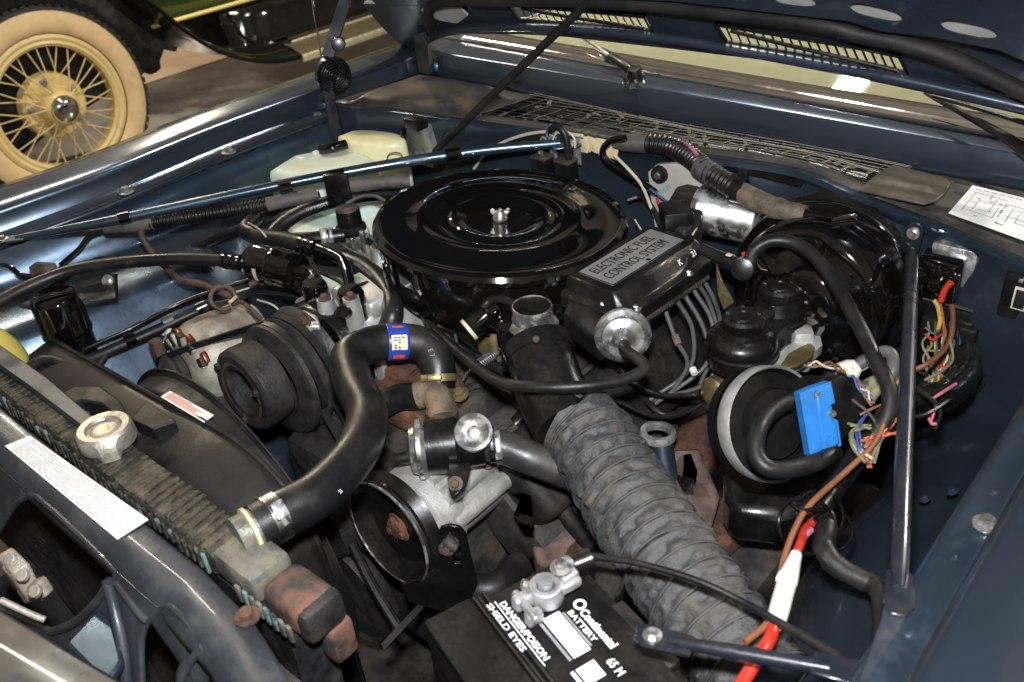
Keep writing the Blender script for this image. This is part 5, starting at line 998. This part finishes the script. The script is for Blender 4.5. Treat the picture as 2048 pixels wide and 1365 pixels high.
tubeo('bracket_arm', 'satin_black', ca_, AL((150, 548, .86), (190, 520, .865), (240, 516, .866)), .004, 6, 5)

# ================================================================ firewall harness and wiper motor
fh = thing('firewall_harness', 'thick ribbed black wiring loom draped along the cowl edge', 'wiring', A(1400, 340, .92))
def ribs2(L, t): return 1 + .09 * math.copysign(abs(math.sin(L * 700)) ** .5, math.sin(L * 700))
MB().tube(AL((1288, 286, .956), (1340, 294, .958), (1385, 318, .957), (1412, 342, .953)), .0165, 16, 60, fn=ribs2).build('ribbed_loom', 'black_plastic', fh, ang=60)
MB().tube(AL((1418, 346, .952), (1450, 365, .948), (1482, 385, .944)), .0165, 16, 60, fn=ribs2).build('ribbed_loom', 'black_plastic', fh, ang=60)
wr = lambda L, t: 1 + .12 * noise.noise(V((L * 80, math.cos(t) * 2, math.sin(t) * 2)))
MB().tube(AL((1226, 286, .955), (1250, 286, .956), (1294, 287, .956)), [.009, .015, .0175], 16, 8, fn=wr).build('tape_wrap', 'loom_tape', fh)
MB().tube(AL((1400, 334, .954), (1428, 352, .951)), .0178, 16, 6, fn=wr).build('tape_wrap', 'wire_grey', fh)
MB().tube(AL((1478, 382, .944), (1510, 400, .942), (1560, 418, .94), (1612, 430, .94)), [.0155, .0165, .015, .013], 16, 10, fn=wr).build('tape_wrap', 'dirty_tape', fh)
tubeo('harness_tail', 'gloss_black', fh, AL((1605, 430, .94), (1660, 440, .94), (1700, 446, .938)), .010, 12, 5)
latho('loom_clip', 'satin_black', fh, [(.0165, -.008), (.020, -.008), (.020, .008), (.0165, .008)], A(1478, 381, .945), V((.9, .1, -.05)), 20, close=True)
boxo('clip_tab', 'satin_black', fh, A(1486, 350, .962), (.016, .006, .022), None, .002)
tubeo('pink_lead', 'pink_wire', fh, AL((1362, 284, .972), (1382, 296, .974), (1395, 312, .972)), .003, 8, 5)
tp_ = MB()
for i in range(12):
    p = AY(1165 + i * 5.5, 284 + 1.6 * i + random.uniform(-4, 6), fy(.0) - .012); tp_.box(p, (.022, .003, .016 + random.uniform(0, .014)), (V((1, 0, random.uniform(-.4, .2))).normalized(), V((0, 1, random.uniform(-.3, .3))).normalized(), V((random.uniform(-.3, .3), 0, 1)).normalized()), .001)
tp_.build('torn_tape', 'tape_cream', fh)
tubeo('black_lead', 'gloss_black', fh, [AY(u, v, .255) for u, v in ((1250, 276), (1222, 282), (1206, 300), (1212, 320), (1240, 340), (1280, 364), (1312, 386))], .006, 12, 7)
tubeo('cream_lead', 'cream_wire', fh, [AY(u, v, .25) for u, v in ((1228, 310), (1258, 340), (1284, 372), (1302, 415), (1322, 455))], .0028, 8, 7)
tubeo('cream_lead', 'cream_wire', fh, [AY(u, v, .25) for u, v in ((948, 338), (968, 312), (1000, 288), (1050, 270), (1100, 264), (1165, 272))], .0030, 8, 7)
tubeo('dark_lead', 'satin_black', fh, [AY(u, v, .255) for u, v in ((860, 318), (930, 308), (1000, 300), (1060, 282), (1090, 274))], .008, 10, 7)
tubeo('sleeved_lead', 'loom_tape', fh, [AY(u, v, .24) for u, v in ((860, 325), (905, 318), (950, 310))], .012, 10, 6)
tubeo('blue_lead', 'blue_wire', fh, [AY(u, v, .235) for u, v in ((1300, 378), (1318, 392), (1338, 405))], .0018, 8, 5); tubeo('red_lead', 'red_wire', fh, [AY(u, v, .235) for u, v in ((1314, 396), (1318, 408), (1324, 416))], .0024, 8, 5)
wm = thing('wiper_motor', 'silver cylindrical wiper motor on pale bracket bolted to the firewall', 'motor', A(1450, 470, .84))
MB().poly3([AY(u, v, .272) for u, v in ((1296, 345), (1312, 330), (1350, 328), (1392, 338), (1440, 372), (1452, 400), (1420, 440), (1340, 470), (1310, 460), (1302, 400))], (0, .010, 0)).build('bracket', 'cast_pale', wm, bev=.003)
gm = AY(1318, 350, .268); latho('grommet', 'rubber', wm, [(.006, .004), (.014, .004), (.0155, 0), (.0155, -.006), (.006, -.006)], gm, (0, -1, 0), 24, close=True); bolt(wm, gm, (0, -1, 0), .0065, 'zinc')
w0, w1 = A(1398, 418, .895), A(1530, 445, .895); wd_ = (w1 - w0).normalized(); wl_ = (w1 - w0).length
latho('motor_can', 'zinc_bright', wm, [(0, 0), (.0375, 0), (.039, .002), (.039, .012), (.0375, .014), (.037, wl_ * .86), (.033, wl_ * .93), (.018, wl_ * .97), (.016, wl_ * 1.05), (0, wl_ * 1.05)], w0, wd_, 48)
MB().poly3([A(u, v, .912) for u, v in ((1330, 408), (1352, 372), (1392, 362), (1412, 378), (1404, 440), (1370, 462), (1340, 450))], (0, 0, -.05)).build('gear_case', 'dusty_black', wm, bev=.006)
boxo('plug', 'black_plastic', wm, A(1352, 432, .918), (.045, .05, .03), (V((.7, .7, 0)), V((-.7, .7, 0)), V((0, 0, 1))), .003)
text('bracket_print', 'SVCM', 'teal_print', wm, AY(1322, 392, .2712), V((.75, 0, .66)), V((-.66, 0, .75)), (.011, .014), up=.001)
tubeo('ground_wire', 'cream_wire', wm, AL((1385, 470, .90), (1398, 448, .905), (1404, 432, .91)), .0015, 6, 5)

# ================================================================ brake booster, master cylinder
bo_ = thing('brake_booster', 'large glossy black brake booster drum on the driver side firewall', 'booster', A(1650, 700, .66))
BCt = V((.438, .205, .825)); bax = V((.04, -1, .12)).normalized()
def bfn(r, h, t):
    m_ = math.exp(-((r - .084) / .020) ** 2); k = .5 + .5 * math.tanh(5 * math.cos(3 * (t - .35))); return r, h - .007 * k * m_
latho('shell', 'gloss_black', bo_, [(0, .075), (.045, .074), (.055, .070), (.062, .064), (.070, .060), (.078, .0575), (.088, .056), (.098, .054), (.106, .050), (.114, .040), (.119, .026), (.121, .008), (.124, .003), (.134, .002), (.1365, -.003), (.1365, -.012), (.133, -.016), (.126, -.018), (.123, -.06), (.10, -.075), (0, -.075)], BCt, bax, 128, fn=bfn)
latho('rear_flange', 'satin_black', bo_, [(.126, -.014), (.142, -.015), (.144, -.020), (.140, -.026), (.126, -.027)], BCt, bax, 64, close=True, fn=lambda r, h, t: (r * (1.03 if math.sin(12 * t) > .5 and r > .13 else 1), h))
boxo('clamp_tab', 'gloss_black', bo_, A(1688, 442, .957), (.032, .03, .008), (V((.9, .3, .2)).normalized(), V((-.3, .9, 0)).normalized(), V((-.2, 0, .9)).normalized()), .003)
cv = A(1486, 538, .90)
latho('check_valve', 'satin_black', bo_, [(0, .012), (.009, .0115), (.0155, .010), (.0165, .005), (.0165, -.026), (0, -.028)], cv, (.28, -.85, .35), 32)
MB().box(A(1500, 517, .915), (.012, .006, .004), None, .001).box(A(1488, 508, .917), (.005, .006, .004), None, .001).build('paint_dab', 'red_wire', bo_)
tubeo('supply_pipe', 'rubber', bo_, AL((1402, 497, .90), (1440, 515, .90), (1478, 532, .898)), [.008, .0095, .0105], 16, 5)
latho('pipe_tape', 'tape_cream', bo_, [(.0100, -.004), (.0107, -.004), (.0107, .004), (.0100, .004)], A(1458, 522, .899), A(1478, 532, .898) - A(1440, 515, .90), 16, close=True)
tag(tubeo('vacuum_hose', 'rubber', None, AL((1496, 532, .905), (1510, 500, .925), (1545, 482, .938), (1590, 488, .938), (1635, 520, .930), (1680, 585, .915), (1720, 655, .90), (1752, 722, .882), (1778, 775, .87), (1775, 830, .85), (1750, 870, .83)), .0092, 40, 8, fn=seam), 'long rubber vacuum hose arching over the brake booster to the servo', 'hose')
mc = thing('master_cylinder', 'black two-cap brake fluid reservoir in front of the booster', 'master cylinder', A(1500, 760, .72))
c1_, c2_ = A(1487, 632, .858), A(1560, 572, .866)
def knurl(r, h, t): return (r * (1 + (.025 if math.sin(22 * t) > 0 and r > .025 else 0)), h)
for c, rc_, rb_ in ((c1_, .0285, .049), (c2_, .0275, .040)):
    cap = latho('cap', 'black_plastic', mc, [(0, .001), (.008, .001), (.009, .003), (.017, .003), (.018, .0005), (rc_ - .004, .001), (rc_, -.003), (rc_, -.015), (rc_ - .002, -.018), (0, -.018)], c, (0, 0, 1), 88, fn=knurl)
    for i in range(9):
        th = i * .7; boxo('embossing', 'zinc' if i % 2 else 'black_plastic', cap, c + V((math.cos(th) * .021, math.sin(th) * .021, .0015)), (.005, .003, .0018), None, .0006)
    latho('reservoir', 'satin_black', mc, [(0, -.016), (rc_ + .003, -.016), (rc_ + .006, -.024), (rb_ - .004, -.030), (rb_, -.038), (rb_, -.048), (rb_ + .003, -.050), (rb_ + .003, -.055), (rb_, -.058), (rb_ - .003, -.076), (0, -.078)], c, (0, 0, 1), 48)
md_ = (c2_ - c1_); ml_ = md_.length; md_.normalize(); my = V((-md_.y, md_.x, 0)).normalized()
MB().box((c1_ + c2_) / 2 + V((0, 0, -.055)), (ml_, .066, .05), (md_, my, md_.cross(my)), .010, 3).build('reservoir_bridge', 'satin_black', mc)
MB().box((c1_ + c2_) / 2 + V((0, 0, -.026)), (ml_ * .6, .03, .012), (md_, my, md_.cross(my)), .004, 2).build('bridge_rib', 'dusty_black', mc)
MB().tube([c1_ + V((.02, -.03, -.11)), c2_ + V((.03, .03, -.105))], .024, 24, 4).box(c2_ + V((.045, -.01, -.085)), (.03, .03, .07), (V((.8, .6, 0)), V((-.6, .8, 0)), V((0, 0, 1))), .008).build('bore', 'aluminium', mc)
MB().poly3([A(u, v, .80) for u, v in ((1545, 735), (1580, 690), (1612, 652), (1640, 668), (1645, 690), (1618, 712), (1590, 728))], (0, 0, -.016)).build('mount_flange', 'aluminium', mc, bev=.004)
MB().poly3([A(u, v, .815) for u, v in ((1562, 728), (1576, 708), (1600, 694), (1620, 686), (1630, 694), (1624, 712), (1600, 728), (1578, 736))], (0, 0, -.005)).build('switch_bracket', 'brass_zinc', mc, bev=.001)
MB().poly3([AY(u, v, .10) for u, v in ((1432, 530), (1440, 560), (1465, 606), (1448, 620), (1436, 590))], (0, .004, 0)).build('bracket_strip', 'brass_zinc', mc)
pv = A(1424, 786, .74)
latho('proportioning_valve', 'brass_zinc', mc, [(0, .004), (.005, .006), (.018, .004), (.0225, 0), (.0235, -.03), (.02, -.06), (0, -.06)], pv, (-.25, -.95, .15), 28)

# ================================================================ cruise control servo and blue module
sv = thing('servo_unit', 'round black servo with silver rim and looped hose near the driver fender', 'servo', A(1560, 1000, .66))
sc_ = A(1545, 848, .80); sa = V((.70, -.24, .42)).normalized(); sr = 118 / pxm(sc_)
latho('rim', 'aluminium_clean', sv, [(sr * .93, .004), (sr * .97, .008), (sr, .004), (sr, -.012), (sr * .96, -.018), (sr * .90, -.018)], sc_, sa, 64, close=True)
latho('back_shell', 'matte_black', sv, [(sr * .99, -.02), (sr * .95, -.04), (sr * .6, -.055), (0, -.06)], sc_, sa, 48)
latho('cup', 'matte_black', sv, [(sr * .94, .006), (sr * .91, .0), (sr * .87, -.006), (sr * .62, -.002), (sr * .58, .010), (sr * .3, .014), (0, .015)], sc_, sa, 64)
s2 = A(1668, 812, .83)
latho('solenoid_housing', 'matte_black', sv, [(0, .02), (.032, .019), (.038, .015), (.0395, .006), (.042, .004), (.042, -.002), (.036, -.006), (.034, -.045), (0, -.05)], s2, (.86, -.30, .42), 44, fn=lambda r, h, t: (r * (1.09 if math.cos(4 * t) > .86 and r > .041 else 1), h))
MB().poly3([A(u, v, .70) for u, v in ((1448, 930), (1500, 975), (1600, 985), (1650, 960), (1650, 1010), (1560, 1030), (1470, 1020), (1450, 990))], (0, 0, -.06)).build('lower_housing', 'satin_black', sv, bev=.012)
tubeo('loop_hose', 'rubber', sv, AL((1585, 802, .83), (1545, 822, .845), (1518, 858, .848), (1512, 905, .835), (1535, 936, .825), (1585, 938, .82), (1640, 922, .815), (1670, 905, .81)), .0105, 20, 8, fn=seam)
bl = thing('blue_module', 'bright blue plastic module with two rivets clipped to the servo', 'module', A(1640, 920, .74))
bn = V((.70, -.52, .49)).normalized(); bp = A(1640, 845, .845)
pts = [APL(u, v, bp, bn) for u, v in ((1627, 782), (1662, 765), (1671, 808), (1663, 812), (1668, 850), (1676, 852), (1683, 890), (1644, 920), (1639, 880), (1631, 830))]
MB().poly3([APL(u, v, bp, bn) for u, v in ((1600, 787), (1628, 775), (1662, 764), (1670, 806), (1663, 811), (1666, 836), (1676, 842), (1683, 891), (1643, 921), (1621, 914), (1610, 850))], bn * -.016).build('case', 'blue_plastic', bl, bev=.003)
MB().poly3([APL(u, v, bp + bn * .002, bn) for u, v in ((1628, 782), (1656, 770), (1664, 806), (1659, 812), (1662, 838), (1670, 846), (1676, 886), (1645, 910))], bn * .004).build('raised_face', 'blue_plastic', bl, bev=.002)
for u, v in ((1634, 789), (1664, 828)): latho('rivet', 'zinc', bl, [(.0022, .003), (.004, .0028), (.0046, 0), (0, 0)], APL(u, v, bp + bn * .006, bn), bn, 18)
latho('embossed_ring', 'blue_plastic', bl, [(.0055, .001), (.0065, .001), (.0065, -.001), (.0055, -.001)], APL(1662, 882, bp + bn * .0062, bn), bn, 24, close=True)
sw = thing('servo_wiring', 'twisted white, maroon and blue wires with grey hose behind blue module', 'wires', A(1700, 780, .75))
for mt, off in (('cream_wire', 0), ('brown_wire', 1.5), ('pink_rust', 3), ('blue_wire', 4.6)):
    base = spline(AL((1612, 732, .85), (1650, 728, .858), (1690, 746, .862), (1722, 775, .855), (1745, 806, .845)), 8)
    if mt == 'blue_wire': base = spline(AL((1656, 766, .858), (1672, 752, .866), (1695, 752, .866), (1722, 775, .856), (1742, 800, .846)), 8)
    tubeo('twisted_wire', mt, sw, [p + V((math.cos(i * .5 + off), math.sin(i * .5 + off), math.sin(i * .5 + off)) ) * .0026 for i, p in enumerate(base)], .0015, 8, 2)
latho('hose_connector', 'white_plastic', sw, [(0, -.012), (.016, -.010), (.014, .004), (.009, .012), (.009, .022), (0, .022)], A(1698, 742, .845), A(1740, 718, .855) - A(1698, 742, .845), 20)
tubeo('grey_hose', 'wire_grey', sw, AL((1702, 740, .846), (1740, 716, .858), (1768, 704, .862), (1784, 712, .860), (1786, 740, .85), (1776, 775, .83)), [.0085, .0085, .008, .008, .008, .008], 16, 7)
tubeo('olive_hose', 'olive_wire', sw, AL((1722, 780, .82), (1760, 760, .825), (1784, 755, .82)), .009, 14, 5)
tubeo('olive_hose', 'olive_wire', sw, AL((1735, 805, .81), (1755, 780, .82), (1778, 775, .82)), .007, 12, 5)
latho('hose_tip', 'wire_grey', sw, [(.0095, -.008), (.0105, -.008), (.0105, .008), (.0095, .008)], A(1726, 778, .82), V((.8, .3, .2)), 16, close=True)

# ================================================================ wiring on driver side
bw_ = tag(tubeo('brown_wire', 'brown_wire', None, AL((1900, 592, .855), (1906, 640, .845), (1896, 690, .84), (1855, 728, .845), (1806, 752, .85), (1778, 795, .85), (1766, 850, .845), (1742, 895, .84), (1690, 945, .835), (1620, 1010, .83), (1588, 1062, .825), (1566, 1125, .82), (1556, 1180, .825), (1540, 1240, .83), (1490, 1286, .83)), .0034, 10, 8), 'long brown wire wandering from relay past blue module to the white fuse holder', 'wire')
rd = thing('fuse_lead', 'red power lead with white inline fuse holder', 'fuse holder', A(1560, 1250, .78))
tubeo('red_lead', 'red_wire', rd, AL((1634, 1036, .80), (1612, 1060, .812), (1600, 1090, .822), (1588, 1118, .83)), [.004, .0055, .0048, .0048], 14, 6)
tubeo('fuse_holder', 'white_plastic', rd, AL((1592, 1110, .829), (1582, 1140, .832), (1568, 1185, .835), (1556, 1230, .838), (1548, 1256, .84)), [.006, .0075, .0095, .0095, .0095, .009, .006], 20, 6)
latho('holder_collar', 'white_plastic', rd, [(.008, -.003), (.0105, -.003), (.0105, .003), (.008, .003)], A(1574, 1160, .834), A(1568, 1185, .835) - A(1582, 1140, .832), 20, close=True)
tubeo('red_lead', 'red_wire', rd, AL((1548, 1252, .84), (1538, 1282, .842), (1510, 1325, .845), (1470, 1390, .845)), [.0060, .0062, .0062, .0062], 14, 6)
tubeo('pink_lead', 'pink_wire', rd, AL((1622, 1060, .815), (1608, 1075, .818), (1598, 1094, .82)), .0035, 8, 5)
tk = thing('taped_trunk', 'black taped wiring trunk with loose ties on the driver inner fender', 'wiring', A(1650, 1100, .74))
MB().tube(AL((1600, 1030, .80), (1640, 1022, .805), (1652, 1055, .80), (1648, 1095, .795), (1670, 1130, .79), (1715, 1156, .785), (1748, 1172, .785), (1756, 1210, .79), (1752, 1290, .80)), [.008, .010, .013, .012, .012, .011, .010, .006, .003], 14, 9, fn=wr).build('trunk', 'rubber', tk)
MB().tube(AL((1640, 1020, .80), (1680, 960, .80), (1720, 905, .80), (1760, 850, .80), (1830, 800, .80), (1890, 790, .795), (1930, 750, .80), (1935, 700, .81)), [.012, .013, .014, .016, .019, .020, .019, .016], 14, 9, fn=wr).build('trunk', 'satin_black', tk)
for u, v, z, r in ((1612, 1050, .81, .030), (1640, 1030, .81, .026), (1665, 1060, .80, .022)):
    c = A(u, v, z); a_, b_, c_ = frame((CAM_POS - c).normalized() + V((.3, .2, 0))); tubeo('cable_tie', 'gloss_black', tk, [c + (a_ * math.cos(t) + b_ * math.sin(t)) * r for t in [i * .42 for i in range(14)]], .0022, 8, 3)
tubeo('tie_tail', 'gloss_black', tk, AL((1582, 1008, .835), (1610, 1022, .83), (1645, 1014, .835)), .003, 8, 4)
wires = [('orange_wire', ((1792, 838), (1762, 862), (1735, 882), (1738, 905))), ('orange_wire', ((1794, 868), (1765, 868), (1728, 878))), ('orange_wire', ((1780, 850), (1755, 880), (1732, 912), (1742, 934))), ('orange_wire', ((1750, 870), (1735, 895), (1738, 920))),
         ('olive_wire', ((1700, 852), (1740, 852), (1770, 865), (1750, 900), (1742, 925))), ('olive_wire', ((1712, 892), (1700, 870), (1715, 855), (1745, 852))), ('cream_wire', ((1700, 880), (1712, 900), (1735, 912), (1745, 920))), ('blue_wire', ((1730, 832), (1718, 860), (1722, 890), (1715, 905))), ('olive_wire', ((1700, 868), (1705, 895), (1730, 925)))]
lwz = thing('loose_wires', 'tangle of orange and tan loose wires beside the brace rod', 'wires', A(1740, 890, .76))
for mt, p in wires:
    for k in range(2): tubeo('loose_wire', mt, lwz, [A(u + 7 * k * math.sin(v), v + 5 * k * math.cos(u), .835 + .006 * math.sin(u + k)) for u, v in p], .0016, 8, 6)
# relay, bulkhead connector, plate on firewall
rl = thing('starter_relay', 'silver bracketed relay with red and yellow wires on driver side firewall', 'relay', AY(1900, 590, .24))
rc_ = AY(1893, 545, .235)
boxo('plug', 'gloss_black', rl, rc_ + V((-.004, -.012, 0)), (.055, .035, .06), None, .005)
boxo('housing', 'zinc', rl, rc_ + V((.004, .012, .006)), (.06, .022, .066), None, .004)
boxo('mount_tab', 'zinc', rl, rc_ + V((.05, .018, .008)), (.045, .004, .045), None, .002); bolt(rl, rc_ + V((.052, .014, .008)), (0, -1, 0), .0075, 'zinc')
for k in range(3): boxo('terminal', 'gloss_black', rl, rc_ + V((-.022 + .02 * k, -.034, -.016 + .012 * k)), (.015, .016, .02), None, .003)
tubeo('red_wire', 'red_wire', rl, [AY(u, v, .185) for u, v in ((1902, 565), (1890, 580), (1882, 602))], .0042, 10, 5)
tubeo('yellow_wire', 'yellow_wire', rl, [AY(u, v, .19) for u, v in ((1868, 600), (1876, 615), (1880, 640), (1876, 660))], .0030, 10, 5)
tubeo('orange_wire', 'orange_wire', rl, [AY(u, v, .195) for u, v in ((1880, 606), (1886, 640), (1890, 680))], .0020, 8, 5)
bk = thing('bulkhead_connector', 'black multi-wire bulkhead connector below the relay on firewall', 'connector', AY(1900, 740, .23))
kc_ = AY(1908, 680, .24)
boxo('block', 'satin_black', bk, kc_, (.095, .03, .115), None, .008); boxo('block_face', 'black_plastic', bk, kc_ + V((-.004, -.02, -.004)), (.075, .02, .09), None, .005)
tubeo('rim', 'rubber', bk, [kc_ + V((x, -.012, z)) for x, z in ((-.048, -.058), (.048, -.058), (.05, .05), (.044, .06), (-.048, .06))], .005, 8, 3)
cols = ['olive_wire', 'wire_grey', 'brown_wire', 'wire_grey', 'rubber', 'olive_wire', 'yellow_wire', 'cream_wire', 'brown_wire', 'blue_wire', 'olive_wire', 'wire_grey', 'pink_wire', 'orange_wire', 'cream_wire', 'olive_wire', 'wire_grey', 'red_wire']
for i, mt in enumerate(cols):
    u = 1856 + (i % 5) * 15; v = 645 + (i // 5) * 24; tubeo('connector_wire', mt, bk, [AY(u, v, .205), AY(u + 3 + random.uniform(-5, 5), v + 22, .185), AY(u + random.uniform(-14, 10), v + 50, .18), AY(1880 + random.uniform(-25, 25), 770, .17)], .0016, 8, 6)
for p in (((1850, 655), (1868, 668), (1880, 660)), ((1850, 668), (1866, 680), (1884, 668)), ((1846, 700), (1880, 702), (1900, 690))): tubeo('connector_wire', random.choice(cols), bk, [AY(u, v, .18) for u, v in p], .0016, 8, 6)
for mt, p in (('pink_wire', ((1868, 796), (1890, 782), (1912, 768))), ('red_wire', ((1862, 842), (1866, 830), (1872, 812))), ('red_wire', ((1882, 732), (1890, 735), (1894, 728))), ('pink_wire', ((1858, 838), (1864, 848), (1872, 848)))): tubeo('connector_wire', mt, bk, [A(u, v, .832) for u, v in p], .0020, 8, 5)
bp_ = thing('firewall_plate', 'small dark square plate with pale frame at right edge of firewall', 'plate', AY(2035, 620, .2))
q = AY(2036, 594, .205); boxo('plate', 'satin_black', bp_, q, (.04, .006, .065), None, .003); boxo('inner_frame', 'cream_wire', bp_, q + V((.004, -.004, 0)), (.018, .003, .032), None, .001); boxo('centre', 'dusty_black', bp_, q + V((.004, -.006, 0)), (.013, .003, .026), None, .001)
boxo('stud', 'zinc', bp_, q + V((.0, -.005, .026)), (.006, .004, .006), None, .001)
# ================================================================ lower clutter: frame rail, steering gear, splash pan
bx2 = thing('steering_gear', 'grimy steering gear and motor mount down beside the duct', 'steering gear', A(1370, 960, .45))
MB().poly3([A(u, v, .62) for u, v in ((1330, 940), (1350, 905), (1395, 900), (1410, 940), (1400, 1000), (1360, 1000))], (0, 0, -.10)).build('gear_case', 'dark_iron', bx2, bev=.01)
MB().tube(AL((1300, 905, .60), (1320, 960, .58), (1345, 1010, .56)), .016, 14, 5).build('input_shaft', 'paint_bay', bx2)
boxo('frame_rail', 'paint_dirty', car, (.50, -.25, .50), (.09, 1.3, .13), None, .01)
boxo('frame_rail', 'paint_dirty', car, (-.42, -.25, .42), (.09, 1.3, .13), None, .01)
boxo('splash_pan', 'dark_iron', car, (.06, -.2, .22), (1.6, 1.5, .02), None, .004)
tag(tubeo('lower_hose', 'rubber', None, AL((880, 1130, .60), (930, 1170, .60), (990, 1175, .60), (1040, 1130, .59)), .020, 18, 7), 'dark hose curving low between air pump and battery', 'hose')
oc = thing('oil_cap', 'dull black round cap on rusty boss beside the battery terminal', 'cap', A(1195, 1190, .70))
latho('cap', 'dusty_black', oc, [(0, .012), (.026, .012), (.030, .008), (.030, -.012), (0, -.012)], A(1195, 1168, .74), (.1, -.2, 1), 36, fn=knurl)
latho('boss', 'rust', oc, [(0, 0), (.024, 0), (.026, -.03), (0, -.03)], A(1195, 1192, .728), (.1, -.2, 1), 28)
ml2 = thing('vacuum_lines', 'cluster of thin vacuum lines and wires around compressor and air cleaner', 'lines', A(620, 560, .76))
for mt, r, p in (('rubber', .0032, ((470, 600, .82), (520, 585, .835), (580, 592, .84), (620, 610, .84))), ('satin_black', .0026, ((500, 570, .82), (555, 575, .835), (600, 585, .84), (650, 640, .82))), ('rubber', .0040, ((560, 640, .82), (600, 618, .845), (650, 615, .85), (690, 640, .84))), ('cream_wire', .0016, ((515, 600, .83), (548, 612, .835), (575, 640, .83))), ('rubber', .0030, ((640, 545, .85), (672, 560, .86), (700, 575, .865), (735, 565, .86))), ('wire_grey', .0022, ((655, 470, .85), (700, 500, .855), (735, 520, .85), (760, 560, .84))), ('satin_black', .0050, ((735, 480, .86), (752, 500, .85), (756, 540, .83), (790, 600, .81))), ('green_wire', .0014, ((690, 560, .86), (712, 552, .865), (728, 560, .86))), ('rubber', .0045, ((820, 600, .80), (870, 625, .80), (930, 660, .80), (980, 670, .80))), ('satin_black', .0035, ((840, 640, .79), (900, 660, .795), (950, 700, .79), (1000, 760, .77))), ('wire_grey', .0020, ((860, 610, .80), (900, 640, .80), (915, 690, .79))), ('rubber', .0060, ((900, 800, .74), (960, 770, .75), (1020, 790, .74), (1060, 840, .72))), ('satin_black', .0040, ((1210, 700, .78), (1260, 760, .75), (1320, 790, .73), (1400, 790, .72))), ('rubber', .0032, ((1230, 800, .75), (1300, 830, .72), (1360, 830, .70), (1420, 800, .70))), ('cream_wire', .0014, ((1270, 440, .86), (1290, 470, .85), (1320, 490, .84))), ('rubber', .0050, ((1255, 400, .86), (1285, 395, .865), (1310, 425, .86), (1325, 460, .84)))):
    tubeo('thin_line', mt, ml2, AL(*p), r, 8, 7)
for mt, r, p in (('rubber', .0026, ((1810, 770, .84), (1850, 790, .84), (1880, 820, .83), (1870, 860, .82))), ('satin_black', .0030, ((1770, 870, .83), (1800, 840, .835), (1850, 830, .835), (1900, 800, .83))), ('brown_wire', .0016, ((1720, 830, .84), (1750, 815, .85), (1790, 800, .85), (1830, 770, .85))), ('wire_grey', .0018, ((1705, 800, .845), (1740, 830, .845), (1760, 870, .84), (1740, 910, .83))), ('olive_wire', .0016, ((1850, 760, .84), (1880, 745, .84), (1905, 720, .84), (1900, 680, .85)))):
    tubeo('loose_wire', mt, lwz, AL(*p), r, 8, 7)
# faded print along the hoses
def hose_print(parent, body, p, q, r, hgt, mt='print_grey'):
    d = (q - p).normalized(); c = (CAM_POS - p).normalized(); y = (c - d * c.dot(d)).normalized(); s_ = y.cross(d)
    text('hose_lettering', body, mt, parent, p + y * (r + .0008) - s_ * hgt * .3, d, s_, (hgt * .95, hgt), up=.0003)
hose_print(uh, '21', hs[2] + V((.012, 0, -.012)), hs[3] + V((.012, 0, -.012)), .0262, .006, 'print_white')
hose_print(uh, 'E 7', A(862, 705, .826), A(876, 742, .806), .0255, .010)
bh = bpy.data.objects['bypass_hose']
hose_print(bh, 'LONG LIFE HOSE', A(722, 536, .857), A(762, 566, .852), .0166, .007)
